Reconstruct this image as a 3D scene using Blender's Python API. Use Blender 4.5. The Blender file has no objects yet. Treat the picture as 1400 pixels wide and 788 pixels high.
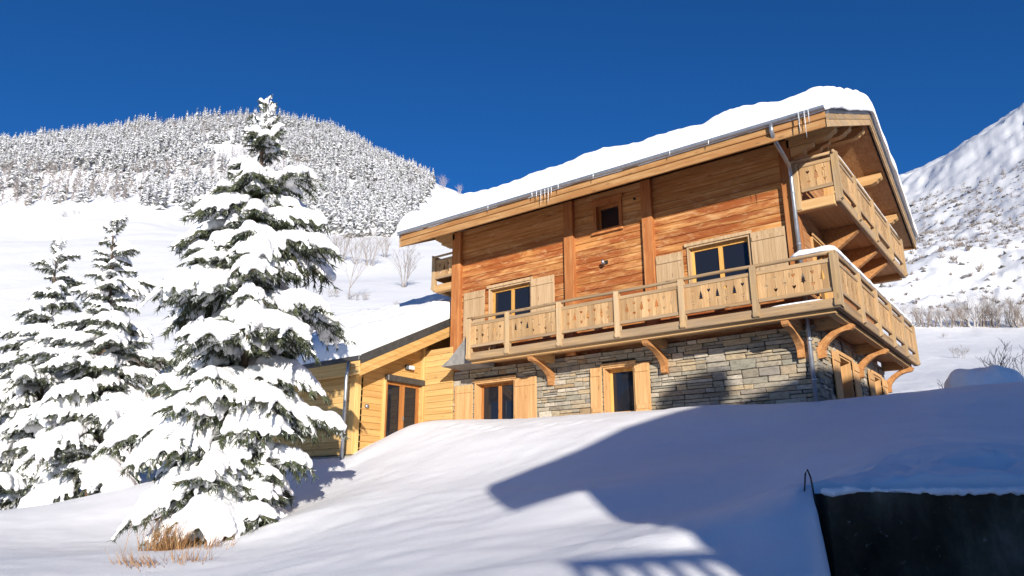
import bpy, bmesh, math, random
import numpy as np
from mathutils import Vector, Matrix, noise as mnoise
random.seed(7); np.random.seed(7)
S = bpy.context.scene
COL = S.collection
# ------------------------------------------------------------------ camera
CAM = np.array([3.517, -15.94, -3.859]); YAW, PITCH, FPX = -0.650, 0.280, 1004.7
FW = np.array([math.sin(YAW)*math.cos(PITCH), math.cos(YAW)*math.cos(PITCH), math.sin(PITCH)])
RT = np.array([math.cos(YAW), -math.sin(YAW), 0.0]); UP = np.cross(RT, FW)
FH = np.array([math.sin(YAW), math.cos(YAW)])          # horizontal forward
cd = bpy.data.cameras.new('camera'); cam = bpy.data.objects.new('camera', cd); COL.objects.link(cam)
cam.location = CAM; cam.rotation_euler = (math.pi/2+PITCH, 0, -YAW)
cd.sensor_width = 36; cd.lens = FPX/1400*36; cd.clip_start = .1; cd.clip_end = 4000
S.camera = cam
# ------------------------------------------------------------------ sky, sun, exposure
SUN = np.array([1.0, -1.0, .31]); SUN /= np.linalg.norm(SUN)       # towards the sun
SUN_EL = math.asin(SUN[2])
W = bpy.data.worlds.new('World'); S.world = W; W.use_nodes = True
nt = W.node_tree; bg = nt.nodes['Background']
sky = nt.nodes.new('ShaderNodeTexSky'); sky.sky_type = 'NISHITA'; sky.sun_disc = False
sky.sun_elevation = SUN_EL; sky.sun_rotation = math.atan2(SUN[0], SUN[1])
sky.altitude = 2200; sky.air_density = 1.0; sky.dust_density = 0.0; sky.ozone_density = 8.0
hsv = nt.nodes.new('ShaderNodeHueSaturation'); hsv.inputs['Saturation'].default_value = 1.04     # the deep blue of high, dry air
nt.links.new(sky.outputs[0], hsv.inputs['Color']); nt.links.new(hsv.outputs[0], bg.inputs[0]); bg.inputs[1].default_value = 0.080
sl = bpy.data.lights.new('sun', 'SUN'); sl.energy = 4.3; sl.angle = math.radians(.42); sl.color = (1, .93, .83)
so = bpy.data.objects.new('sun', sl); COL.objects.link(so); so.location = tuple(SUN*60)
so.rotation_euler = Vector(SUN).to_track_quat('Z', 'Y').to_euler()
S.view_settings.view_transform = 'Standard'; S.view_settings.look = 'None'
S.view_settings.gamma = 1; S.view_settings.use_curve_mapping = False
S.view_settings.exposure = 0.70
# ------------------------------------------------------------------ pixel helper (directions only; distances come from what a thing stands on)
def ray(px, py): return FW + RT*(px-700)/FPX - UP*(py-394)/FPX
def at_depth(px, py, d):
    r = ray(px, py); t = d/(r[0]*FH[0]+r[1]*FH[1]); return CAM+t*r
def on_y(px, py, Y): r = ray(px, py); return CAM+r*(Y-CAM[1])/r[1]
def on_x(px, py, X): r = ray(px, py); return CAM+r*(X-CAM[0])/r[0]
def ld(l, d): return CAM[:2]+RT[:2]*l+FH*d
def to_ld(x, y):
    dx = x-CAM[0]; dy = y-CAM[1]
    return dx*RT[0]+dy*RT[1], dx*FH[0]+dy*FH[1]
# ------------------------------------------------------------------ materials
MATS = {}
def N(t, kind, **kw):
    n = t.nodes.new('ShaderNode'+kind)
    for k, v in kw.items():
        if k in n.inputs: n.inputs[k].default_value = v
        else: setattr(n, k, v)
    return n
def newmat(name):
    m = bpy.data.materials.new(name); m.use_nodes = True; MATS[name] = m
    return m, m.node_tree, m.node_tree.nodes['Principled BSDF']
def ramp(t, fac, stops):
    r = t.nodes.new('ShaderNodeValToRGB'); e = r.color_ramp.elements
    while len(e) < len(stops): e.new(.5)
    for q, (p, c) in zip(e, stops): q.position = p; q.color = (*c, 1)
    t.links.new(fac, r.inputs[0]); return r.outputs[0]
def mathn(t, op, a, b=None):
    n = t.nodes.new('ShaderNodeMath'); n.operation = op
    for i, v in enumerate((a, b)):
        if v is None: continue
        if hasattr(v, 'links'): t.links.new(v, n.inputs[i])
        else: n.inputs[i].default_value = v
    return n.outputs[0]
def mix(t, fac, a, b, mode='MIX'):
    n = t.nodes.new('ShaderNodeMix'); n.data_type = 'RGBA'; n.blend_type = mode
    for i, v in ((0, fac), (6, a), (7, b)):
        if hasattr(v, 'links'): t.links.new(v, n.inputs[i])
        else: n.inputs[i].default_value = v if i == 0 else (*v, 1)
    return n.outputs[2]
def position(t, scale=(1, 1, 1), rnd=True):
    g = t.nodes.new('ShaderNodeNewGeometry'); mp = t.nodes.new('ShaderNodeMapping')
    mp.inputs['Scale'].default_value = scale
    v = g.outputs['Position']
    if rnd:
        oi = t.nodes.new('ShaderNodeObjectInfo'); add = t.nodes.new('ShaderNodeVectorMath'); add.operation = 'MULTIPLY_ADD'
        cmb = t.nodes.new('ShaderNodeCombineXYZ')
        for i in range(3): t.links.new(oi.outputs['Random'], cmb.inputs[i])
        t.links.new(cmb.outputs[0], add.inputs[0]); add.inputs[1].default_value = (7.3, 5.1, 9.7); t.links.new(v, add.inputs[2]); v = add.outputs[0]
    t.links.new(v, mp.inputs[0]); return mp.outputs[0]
def bump(t, bs, h, strength, dist):
    b = t.nodes.new('ShaderNodeBump'); b.inputs['Strength'].default_value = strength; b.inputs['Distance'].default_value = dist
    t.links.new(h, b.inputs['Height']); t.links.new(b.outputs[0], bs.inputs['Normal'])
def wood(name, cols, axis='x', rough=.75, stain=None, knots=True, stain_scale=1.0, var=.22, scuff=None, exposed=None):
    """cols: three colours; grain runs along axis; stain=(colour, amount) adds weather patches with a shape of their own"""
    m, t, bs = newmat(name)
    sc = {'x': (.35, 9, 9), 'y': (9, .35, 9), 'z': (9, 9, .35)}[axis]
    n1 = N(t, 'TexNoise', Scale=1.4, Detail=6, Roughness=.6); t.links.new(position(t, sc), n1.inputs['Vector'])
    sc2 = {'x': (1, 26, 26), 'y': (26, 1, 26), 'z': (26, 26, 1)}[axis]
    n2 = N(t, 'TexNoise', Scale=2.2, Detail=4, Roughness=.65); t.links.new(position(t, sc2), n2.inputs['Vector'])
    f = mathn(t, 'ADD', mathn(t, 'MULTIPLY', n1.outputs[0], .65), mathn(t, 'MULTIPLY', n2.outputs[0], .35))
    c = ramp(t, f, [(.36, cols[0]), (.5, cols[1]), (.64, cols[2])])
    if stain:
        sc3 = {'x': (.45, 2.2, 2.6), 'y': (2.2, .45, 2.6), 'z': (2, 2, .5)}[axis]
        n3 = N(t, 'TexNoise', Scale=stain_scale, Detail=7, Roughness=.68, Distortion=.4); t.links.new(position(t, sc3, rnd=True), n3.inputs['Vector'])
        sf = ramp(t, n3.outputs[0], [(.38, (0, 0, 0)), (.56, (1, 1, 1))])
        sa = mathn(t, 'MULTIPLY', sf, stain[1])
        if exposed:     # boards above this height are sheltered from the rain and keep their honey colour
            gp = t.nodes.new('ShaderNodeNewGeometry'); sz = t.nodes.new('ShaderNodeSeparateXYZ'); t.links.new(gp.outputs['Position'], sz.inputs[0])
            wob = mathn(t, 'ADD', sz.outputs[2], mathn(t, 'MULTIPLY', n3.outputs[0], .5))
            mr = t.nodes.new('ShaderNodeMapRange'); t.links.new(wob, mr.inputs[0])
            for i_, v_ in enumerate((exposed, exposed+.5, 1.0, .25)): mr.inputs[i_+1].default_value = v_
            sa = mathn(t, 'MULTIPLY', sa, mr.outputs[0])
        c = mix(t, sa, c, stain[0])
    if scuff:       # pale bleached scuffs
        n4 = N(t, 'TexNoise', Scale=2.6, Detail=8, Roughness=.72, Distortion=.8); t.links.new(position(t, {'x': (.8, 2, 2.2), 'y': (2, .8, 2.2), 'z': (2, 2, .8)}[axis], rnd=False), n4.inputs['Vector'])
        c = mix(t, mathn(t, 'MULTIPLY', ramp(t, n4.outputs[0], [(.55, (0, 0, 0)), (.68, (1, 1, 1))]), .6), c, scuff)
    if knots:
        k = N(t, 'TexVoronoi', Scale=1.0); sck = {'x': (1.6, 6, 6), 'y': (6, 1.6, 6), 'z': (6, 6, 1.6)}[axis]
        t.links.new(position(t, sck), k.inputs['Vector'])
        kf = ramp(t, k.outputs['Distance'], [(.07, (1, 1, 1)), (.15, (0, 0, 0))])
        c = mix(t, mathn(t, 'MULTIPLY', kf, .55), c, tuple(.35*v for v in cols[0]))
    oi = t.nodes.new('ShaderNodeObjectInfo')
    v = mathn(t, 'ADD', mathn(t, 'MULTIPLY', oi.outputs['Random'], var), 1-var/2)
    hs = t.nodes.new('ShaderNodeHueSaturation'); t.links.new(v, hs.inputs['Value']); t.links.new(c, hs.inputs['Color'])
    t.links.new(hs.outputs[0], bs.inputs['Base Color'])
    bs.inputs['Roughness'].default_value = rough; bs.inputs['Specular IOR Level'].default_value = .25
    bump(t, bs, n2.outputs[0], .35, .01)
    return m
def plain(name, col, rough=.6, metal=0, var=.0, scale=8, bmp=0, spec=.4):
    m, t, bs = newmat(name)
    n = N(t, 'TexNoise', Scale=scale, Detail=5, Roughness=.6); t.links.new(position(t), n.inputs['Vector'])
    c = ramp(t, n.outputs[0], [(.35, tuple(max(0, v*(1-var)) for v in col)), (.65, tuple(min(1, v*(1+var)) for v in col))])
    t.links.new(c, bs.inputs['Base Color']); bs.inputs['Roughness'].default_value = rough; bs.inputs['Metallic'].default_value = metal
    bs.inputs['Specular IOR Level'].default_value = spec
    if bmp: bump(t, bs, n.outputs[0], bmp, .02)
    return m
def snow_mat(name, big=.5, small=.25, bscale=1.2):
    m, t, bs = newmat(name)
    n1 = N(t, 'TexNoise', Scale=bscale, Detail=4, Roughness=.5); n2 = N(t, 'TexNoise', Scale=26, Detail=6, Roughness=.75)
    p = position(t, rnd=False)
    t.links.new(p, n1.inputs['Vector']); t.links.new(p, n2.inputs['Vector'])
    h = mathn(t, 'ADD', mathn(t, 'MULTIPLY', n1.outputs[0], big), mathn(t, 'MULTIPLY', n2.outputs[0], small*.22))
    bump(t, bs, h, .5, .16)
    c = ramp(t, n1.outputs[0], [(.3, (.88, .883, .89)), (.7, (.92, .922, .927))])
    t.links.new(c, bs.inputs['Base Color']); bs.inputs['Roughness'].default_value = .62; bs.inputs['Specular IOR Level'].default_value = .25
    return m
snow_mat('snow', .13, .45, .8); snow_mat('snow_lump', .45, .55, 6.0)
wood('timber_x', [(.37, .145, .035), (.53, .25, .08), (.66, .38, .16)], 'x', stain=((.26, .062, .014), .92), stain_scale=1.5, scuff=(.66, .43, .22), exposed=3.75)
wood('timber_y', [(.30, .13, .045), (.42, .21, .085), (.52, .30, .15)], 'y', stain=((.30, .10, .03), .4))
wood('timber_z', [(.34, .12, .03), (.46, .19, .06), (.54, .27, .11)], 'z', stain=((.26, .07, .02), .5))
wood('fascia_x', [(.30, .15, .055), (.42, .235, .095), (.53, .33, .15)], 'x', stain=((.30, .115, .03), .6), stain_scale=1.6)
wood('soffit_y', [(.36, .19, .08), (.46, .26, .115), (.52, .32, .16)], 'y')
wood('beam_y', [(.40, .22, .085), (.52, .31, .13), (.60, .39, .19)], 'y')
wood('beam_x', [(.40, .22, .085), (.52, .31, .13), (.60, .39, .19)], 'x')
wood('beam_z', [(.40, .22, .085), (.52, .31, .13), (.60, .39, .19)], 'z')
wood('rail_x', [(.26, .155, .075), (.41, .26, .125), (.54, .37, .195)], 'x', stain=((.28, .22, .16), .5), stain_scale=1.5, var=.35)
wood('rail_y', [(.26, .155, .075), (.41, .26, .125), (.54, .37, .195)], 'y', stain=((.28, .22, .16), .5), stain_scale=1.5, var=.35)
wood('rail_z', [(.32, .20, .09), (.47, .31, .15), (.58, .41, .225)], 'z', stain=((.36, .29, .21), .4), stain_scale=2.5, var=.35)
wood('board_z', [(.37, .215, .09), (.50, .315, .15), (.60, .41, .215)], 'z', stain=((.34, .195, .09), .5), stain_scale=2.2, var=.4)
wood('bracket', [(.33, .14, .045), (.45, .21, .075), (.54, .29, .12)], 'y')
wood('shutter_up', [(.37, .24, .125), (.48, .33, .185), (.57, .41, .25)], 'z')
wood('shutter_low', [(.44, .235, .09), (.55, .315, .135), (.63, .40, .19)], 'z')
wood('frame_wood', [(.45, .22, .05), (.58, .31, .08), (.66, .38, .12)], 'z')
wood('annex_x', [(.50, .29, .095), (.59, .37, .14), (.66, .45, .19)], 'x')
wood('annex_y', [(.44, .235, .07), (.53, .30, .10), (.60, .37, .145)], 'y')
wood('annex_z', [(.50, .29, .09), (.59, .37, .135), (.66, .45, .185)], 'z')
wood('door_wood', [(.28, .10, .025), (.38, .15, .04), (.46, .20, .06)], 'z')
plain('zinc', (.36, .38, .41), .42, .75, .12, 6)
plain('dark_metal', (.07, .068, .066), .5, .3, .2, 6)
plain('grey_flashing', (.16, .175, .20), .45, .4, .25, 5)
plain('concrete', (.25, .24, .225), .9, 0, .18, 5, .4)
plain('mortar', (.07, .06, .048), .95, 0, .3, 12, .5)
plain('iron', (.05, .045, .04), .6, .6, .3, 30)
plain('white_plastic', (.75, .75, .76), .35)
plain('lead_trim', (.42, .43, .45), .5, .4, .1)
m, t, bs = newmat('glass'); bs.inputs['Base Color'].default_value = (.012, .014, .02, 1); bs.inputs['Roughness'].default_value = .04; bs.inputs['Specular IOR Level'].default_value = .5
m, t, bs = newmat('curtain'); bs.inputs['Base Color'].default_value = (.42, .40, .36, 1)
m, t, bs = newmat('icicle'); bs.inputs['Base Color'].default_value = (.9, .94, .97, 1); bs.inputs['Transmission Weight'].default_value = .6; bs.inputs['Roughness'].default_value = .12; bs.inputs['IOR'].default_value = 1.31
m, t, bs = newmat('stone')                       # one tone per stone
oi = t.nodes.new('ShaderNodeObjectInfo'); g = t.nodes.new('ShaderNodeNewGeometry')
rn = mathn(t, 'FRACT', mathn(t, 'ADD', oi.outputs['Random'], g.outputs['Random Per Island']))
cc = ramp(t, rn, [(0, (.19, .165, .125)), (.14, (.37, .32, .24)), (.28, (.25, .235, .185)), (.42, (.45, .345, .21)), (.56, (.29, .26, .21)), (.70, (.50, .44, .35)), (.84, (.32, .225, .125)), (1, (.235, .22, .195))])
n1 = N(t, 'TexNoise', Scale=9, Detail=7, Roughness=.65); t.links.new(position(t, (1, 1, 2.2)), n1.inputs['Vector'])
dd = ramp(t, n1.outputs[0], [(.3, (.62, .6, .58)), (.5, (1, 1, 1)), (.7, (1.25, 1.22, 1.15))])
t.links.new(mix(t, 1.0, cc, dd, 'MULTIPLY'), bs.inputs['Base Color']); bs.inputs['Roughness'].default_value = .88
bump(t, bs, n1.outputs[0], .7, .02)
# ------------------------------------------------------------------ mesh collector
class MB:
    def __init__(s, T=None): s.v = []; s.f = []; s.T = T; s.smooth = False
    def add(s, vs, fs):
        b = len(s.v)
        s.v += [s.T(*p) for p in vs] if s.T else [tuple(p) for p in vs]
        s.f += [tuple(b+i for i in f) for f in fs]; return s
    def box(s, a0, a1, b0, b1, c0, c1, ch=0.0):
        if ch <= 0:
            return s.add([(a0, b0, c0), (a1, b0, c0), (a1, b1, c0), (a0, b1, c0), (a0, b0, c1), (a1, b0, c1), (a1, b1, c1), (a0, b1, c1)],
                  [(0, 3, 2, 1), (4, 5, 6, 7), (0, 1, 5, 4), (1, 2, 6, 5), (2, 3, 7, 6), (3, 0, 4, 7)])
        bm = bmesh.new(); bmesh.ops.create_cube(bm, size=1)
        for v in bm.verts: v.co = Vector(((a0+a1)/2+v.co.x*(a1-a0), (b0+b1)/2+v.co.y*(b1-b0), (c0+c1)/2+v.co.z*(c1-c0)))
        bmesh.ops.bevel(bm, geom=list(bm.edges), offset=ch, segments=1, affect='EDGES')
        bm.verts.index_update()
        s.add([tuple(v.co) for v in bm.verts], [tuple(v.index for v in f.verts) for f in bm.faces]); bm.free(); return s
    def prism(s, poly, fn):
        """poly: outline points; fn(p, k) -> 3-D for k in 0, 1"""
        n = len(poly); vs = [fn(p, 0) for p in poly]+[fn(p, 1) for p in poly]
        return s.add(vs, [tuple(range(n))[::-1], tuple(range(n, 2*n))]+[(i, (i+1) % n, n+(i+1) % n, n+i) for i in range(n)])
    def tube(s, pts, rad, seg=8, cap=True):
        pts = [Vector(p) for p in pts]; n = len(pts); vs = []
        rads = rad if isinstance(rad, (list, tuple)) else [rad]*n
        up = None
        for i, p in enumerate(pts):
            d = (pts[min(i+1, n-1)]-pts[max(i-1, 0)]).normalized()
            if up is None: up = d.orthogonal().normalized()
            up = (up-d*up.dot(d)).normalized(); sd = d.cross(up)
            for k in range(seg):
                a = 2*math.pi*k/seg; vs.append(tuple(p+(up*math.cos(a)+sd*math.sin(a))*rads[i]))
        fs = [(i*seg+k, i*seg+(k+1) % seg, (i+1)*seg+(k+1) % seg, (i+1)*seg+k) for i in range(n-1) for k in range(seg)]
        if cap: fs += [tuple(range(seg))[::-1], tuple((n-1)*seg+k for k in range(seg))]
        return s.add(vs, fs)
    def mesh(s, name):
        me = bpy.data.meshes.new(name); me.from_pydata(s.v, [], s.f)
        bm = bmesh.new(); bm.from_mesh(me); bmesh.ops.recalc_face_normals(bm, faces=bm.faces); bm.to_mesh(me); bm.free()
        if s.smooth: me.polygons.foreach_set('use_smooth', [True]*len(me.polygons))
        return me
    def build(s, name, mat, parent=None, **tags):
        me = s.mesh(name); me.materials.append(MATS[mat]); return link(name, me, parent, **tags)
def link(name, data, parent=None, label=None, cat=None, group=None, kind=None):
    o = bpy.data.objects.new(name, data); COL.objects.link(o); o.parent = parent
    if parent is not None: o.matrix_parent_inverse = WORLD.get(parent.name, Matrix()).inverted()
    return tag(o, label, cat, group, kind)
def tag(o, label=None, cat=None, group=None, kind=None):
    for k, v in (('label', label), ('category', cat), ('group', group), ('kind', kind)):
        if v: o[k] = v
    return o
WORLD = {}
def thing(name, loc, label, cat, group=None, rotz=0):
    o = bpy.data.objects.new(name, None); COL.objects.link(o); o.location = loc; o.rotation_euler = (0, 0, rotz)
    WORLD[o.name] = Matrix.Translation(loc) @ Matrix.Rotation(rotz, 4, 'Z')
    o.empty_display_size = .2
    return tag(o, label, cat, group)
def arr_mesh(name, V, F, mats, mi=None, smooth=True):
    """fast mesh from numpy: F is (n,3) or (n,4)"""
    me = bpy.data.meshes.new(name); k = F.shape[1]
    me.vertices.add(len(V)); me.vertices.foreach_set('co', np.ascontiguousarray(V, np.float32).ravel())
    me.loops.add(F.size); me.loops.foreach_set('vertex_index', np.ascontiguousarray(F, np.int32).ravel())
    me.polygons.add(len(F)); me.polygons.foreach_set('loop_start', np.arange(0, F.size, k, dtype=np.int32))
    for mn in mats: me.materials.append(MATS[mn])
    if mi is not None: me.polygons.foreach_set('material_index', np.ascontiguousarray(mi, np.int32))
    me.polygons.foreach_set('use_smooth', np.full(len(F), smooth))
    me.update(); me.validate(); return me
def grid_faces(nu, nv):
    i, j = np.meshgrid(np.arange(nu-1), np.arange(nv-1), indexing='ij'); a = (i*nv+j).ravel()
    return np.stack([a, a+nv, a+nv+1, a+1], 1)
# ------------------------------------------------------------------ noise
def vnoise(x, y, seed=0):
    xi = np.floor(x).astype(np.int64); yi = np.floor(y).astype(np.int64); fx = x-xi; fy = y-yi
    fx = fx*fx*fx*(fx*(fx*6-15)+10); fy = fy*fy*fy*(fy*(fy*6-15)+10)
    def h(a, b):
        n = (a*374761393+b*668265263+seed*974711) & 0x7fffffff
        n = ((n ^ (n >> 13))*1274126177) & 0x7fffffff
        return ((n ^ (n >> 16)) & 0xffff)/65535.0*2-1
    return (h(xi, yi)*(1-fx)+h(xi+1, yi)*fx)*(1-fy)+(h(xi, yi+1)*(1-fx)+h(xi+1, yi+1)*fx)*fy
def fbm(x, y, oct=4, seed=0, gain=.5):
    r = 0; a = 1
    for o in range(oct): r = r+a*vnoise(x*2**o+o*17.3, y*2**o-o*9.1, seed+o); a *= gain
    return r
# ------------------------------------------------------------------ terrain height
def tps_fit(P, z, lam=0.0):
    n = len(P); d = np.hypot(P[:, None, 0]-P[None, :, 0], P[:, None, 1]-P[None, :, 1])
    K = np.where(d > 0, d*d*np.log(d+1e-12), 0)+lam*np.eye(n)
    Q = np.hstack([np.ones((n, 1)), P]); A = np.block([[K, Q], [Q.T, np.zeros((3, 3))]])
    w = np.linalg.solve(A, np.concatenate([z, np.zeros(3)])); return P, w
def tps(fit, x, y):
    P, w = fit; out = np.empty(x.shape); xf = x.ravel(); yf = y.ravel(); o = np.empty(xf.size)
    for s in range(0, xf.size, 20000):
        d2 = (xf[s:s+20000, None]-P[None, :, 0])**2+(yf[s:s+20000, None]-P[None, :, 1])**2
        o[s:s+20000] = (.5*d2*np.log(d2+1e-12))@w[:len(P)]+w[-3]+w[-2]*xf[s:s+20000]+w[-1]*yf[s:s+20000]
    return o.reshape(x.shape)
NEARP = [(-12, 1.3, -1.72), (-9.6, 1.3, -1.72), (-6.6, 1.3, -1.74), (-3, 1.3, -1.77), (-.9, 1.3, -1.78), (-9.6, -.2, -1.76), (-6.6, -.1, -1.79), (-3, .1, -1.82), (-11.8, -.7, -1.80),
         (-.5, 5, -1.7), (-.5, 9, -1.7), (4, 9, -1.7), (4, 3, -1.7), (9, 8, -1.6), (-6, 5, -1.7), (-12.5, 5, -1.7), (-6, 9, -1.7), (-12.5, 9.5, -1.4), (-6, 14, -.6), (3, 14, -.9), (-15, 14, .2),
         (-13.4, -2.3, -2.8), (-13.0, -1.85, -2.72), (-14.5, -2.2, -2.85), (-12.2, -2.0, -2.55), (-16, -2.6, -2.9), (-20, -2.6, -2.75), (-25, -2.6, -2.7), (-20, 5, -1.5), (-26, 5, -1.0), (-24, 13, 1.0)]
NEARP = [np.array(p) for p in NEARP]
for q in [(1120, 553, 15.3), (1250, 537, 15.2), (1400, 523, 14.8), (1560, 512, 14.4),
          (800, 620, 14), (800, 680, 10), (800, 740, 7.3), (800, 788, 5.6), (1050, 600, 13), (1050, 670, 8.8), (1040, 788, 5.5),
          (950, 610, 13.4), (950, 700, 8.6), (1118, 665, 7.1), (1250, 664, 7.1), (1400, 661, 7.1), (1600, 657, 7.1), (1250, 610, 9), (1250, 570, 12), (1400, 606, 9), (1400, 562, 12),
          (640, 640, 15.5), (640, 710, 10.5), (560, 655, 15.5), (560, 720, 10.5), (560, 788, 7.2), (470, 657, 18.0), (505, 628, 19.6), (545, 594, 20.7), (400, 705, 14), (330, 750, 12.2), (275, 746, 14.5), (280, 788, 9.5),
          (150, 755, 12.5), (0, 788, 9.5), (0, 710, 19), (60, 678, 26), (130, 667, 25), (-150, 690, 22), (-150, 788, 9.5), (300, 690, 19.5), (200, 690, 20)]:
    NEARP.append(at_depth(*q))
for l, d, z in [(0, 0, -5.45), (-4, 0, -5.5), (4, 0, -5.5), (0, 3, -5.0), (-6, 4, -5.4), (5, 4, -4.9), (0, -8, -5.9), (12, -8, -5.8), (-14, -6, -6), (14, 5, -5.0), (-16, 4, -5.6)]:
    NEARP.append(np.array([*ld(l, d), z]))
NEARP = np.array(NEARP); FITN = tps_fit(NEARP[:, :2], NEARP[:, 2], .08)
FARP = [np.array(p) for p in [(-6, 16, -.3), (3, 16, -.6), (-15, 16, .6), (-26, 8, .2), (12, 12, -1.2)]]
for q in [(0, 640, 34), (0, 470, 60), (0, 350, 120), (0, 285, 210), (0, 207, 390), (-300, 640, 34), (-300, 350, 120), (-300, 290, 210), (-300, 230, 390),
          (150, 600, 36), (150, 440, 62), (150, 340, 125), (150, 281, 205), (150, 187, 400), (330, 560, 38), (330, 430, 62), (330, 350, 115), (330, 300, 200), (330, 172, 410),
          (450, 520, 40), (450, 428, 64), (450, 375, 110), (450, 325, 195), (450, 183, 400), (520, 440, 60), (520, 385, 105), (520, 330, 180), (520, 218, 370),
          (570, 430, 58), (570, 380, 100), (570, 318, 200), (575, 243, 350), (600, 262, 350), (640, 268, 360), (700, 420, 70), (700, 340, 160), (700, 292, 380), (850, 430, 75), (850, 345, 200), (850, 290, 430),
          (1000, 470, 60), (1000, 400, 130), (1000, 300, 400), (1150, 500, 55), (1150, 440, 120), (1150, 330, 400), (1150, 270, 600),
          (1250, 520, 42), (1250, 480, 70), (1250, 443, 115), (1250, 330, 320), (1245, 238, 620), (1330, 512, 42), (1330, 478, 70), (1330, 446, 112), (1330, 330, 250), (1330, 196, 520),
          (1400, 505, 40), (1400, 475, 66), (1400, 448, 105), (1400, 330, 200), (1400, 150, 450), (1600, 500, 40), (1600, 440, 100), (1600, 250, 200), (1600, 20, 420),
          (570, 275, 480), (640, 295, 500), (520, 245, 480), (1245, 285, 850), (1330, 240, 800), (1400, 190, 700)]:
    FARP.append(at_depth(*q))
FARP = np.array(FARP); FITF = tps_fit(FARP[:, :2], FARP[:, 2], 30)
L0 = 2.86      # left end of the retaining wall, metres right of the view axis, wall face 7 m ahead
WALL_D = 7.0
def smooth(a, b, x): t = np.clip((x-a)/(b-a), 0, 1); return t*t*(3-2*t)
def height(x, y, detail=True):
    x = np.asarray(x, float); y = np.asarray(y, float); l, d = to_ld(x, y); dist = np.hypot(l, d)
    zn = tps(FITN, x, y)
    w = np.where(d < 0, 0, smooth(24, 38, dist))
    zf = tps(FITF, x, y)
    # nothing near falls away: keep the ground behind the camera level
    zb = -5.6; wb = smooth(-2, -14, d); zn = zn*(1-wb)+zb*wb
    wside = smooth(13, 24, np.abs(l-1))*smooth(16, 8, d); zn = zn*(1-wside)+np.clip(zn, -6, -3.2)*wside
    if detail:
        zn = zn+.035*fbm(x*.4, y*.4, 2, 3)+.012*fbm(x*2.1, y*2.1, 3, 9)
        # drifted, crumbled band above the wall
        band = smooth(6.6, 7.2, d)*smooth(9.4, 7.6, d)*smooth(L0-.6, L0+.4, l)
        zn = zn+band*(.06*fbm(x*2.6, y*2.6, 3, 21)+.05*np.abs(fbm(x*5.5, y*5.5, 2, 25)))
        for tx, ty, td in TRACKS: zn = zn-td*np.exp(-((x-tx)**2+(y-ty)**2)/.012)+.3*td*np.exp(-((x-tx-.18)**2+(y-ty+.1)**2)/.02)
        lump = np.exp(-(((l-1.2)/1.1)**2+((d-6.6)/.9)**2)); zn = zn+lump*.05*fbm(x*1.7, y*1.7, 3, 33)
    le = .413*d+(WALL_D-d)*.03; pit = smooth(le-.16, le+.10, l)*(d < WALL_D+.16)*smooth(1.5, 3.5, d)
    zn = zn*(1-pit)+np.minimum(zn, -5.7)*pit
    if detail:
        steep = smooth(60, 300, dist); right = smooth(.30, .52, l/np.maximum(d, 1))*smooth(90, 190, dist)
        zf = zf+(.12+1.6*steep)*fbm(x*.035, y*.035, 4, 5)+right*(3.5*fbm(x*.02, y*.02, 3, 12, .5)+1.3*np.abs(fbm(x*.07, y*.07, 5, 15, .62))+.5*fbm(x*.25, y*.25, 3, 18, .6))+.05*fbm(x*.3, y*.3, 3, 8)
    return zn*(1-w)+zf*w
TRACKS = [(-11.2+.42*i+.05*math.sin(i*5), -1.25+.12*(i % 2)+.05*i*math.sin(.6*i), .05) for i in range(9)]+[(-6.6+.4*i, -1.5-.1*(i % 2), .04) for i in range(5)]+[(-2.6, -3.4, .05), (-2.45, -3.2, .04), (-2.75, -3.15, .03)]
def hz(x, y): return float(height(np.array([x]), np.array([y]))[0])
def ground_px(px, py, lo=3.0, hi=900.0):
    """first ground hit of a pixel's ray"""
    r = ray(px, py); r = r/(r[0]*FH[0]+r[1]*FH[1]); ds = np.concatenate([np.arange(lo, 40, .05), np.geomspace(40, hi, 3000)])
    P = CAM[None]+ds[:, None]*r[None]; h = height(P[:, 0], P[:, 1]); i = np.argmax(P[:, 2] < h)
    return P[i] if P[i, 2] < h[i] else None
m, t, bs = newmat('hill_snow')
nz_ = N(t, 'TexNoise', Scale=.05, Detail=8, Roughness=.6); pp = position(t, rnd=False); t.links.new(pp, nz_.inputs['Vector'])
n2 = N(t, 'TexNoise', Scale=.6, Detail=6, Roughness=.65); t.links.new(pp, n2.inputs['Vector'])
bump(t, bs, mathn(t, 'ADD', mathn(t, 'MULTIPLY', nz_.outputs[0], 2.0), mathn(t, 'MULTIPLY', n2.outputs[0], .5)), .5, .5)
bs.inputs['Base Color'].default_value = (.74, .75, .77, 1); bs.inputs['Roughness'].default_value = .7; bs.inputs['Specular IOR Level'].default_value = .2  # same snow as the ground, colour lowered to offset direct sun on the slope
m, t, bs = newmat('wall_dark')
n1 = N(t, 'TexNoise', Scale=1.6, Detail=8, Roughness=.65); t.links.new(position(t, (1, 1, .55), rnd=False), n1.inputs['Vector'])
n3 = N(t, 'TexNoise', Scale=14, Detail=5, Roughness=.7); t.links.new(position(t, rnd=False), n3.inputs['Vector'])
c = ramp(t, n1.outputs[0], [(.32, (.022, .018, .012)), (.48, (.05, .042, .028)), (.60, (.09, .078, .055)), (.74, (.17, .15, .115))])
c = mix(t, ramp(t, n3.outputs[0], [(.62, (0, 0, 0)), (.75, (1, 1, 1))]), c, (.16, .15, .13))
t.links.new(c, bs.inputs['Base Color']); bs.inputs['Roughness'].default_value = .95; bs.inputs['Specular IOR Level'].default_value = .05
bump(t, bs, n3.outputs[0], .8, .03)
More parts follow.
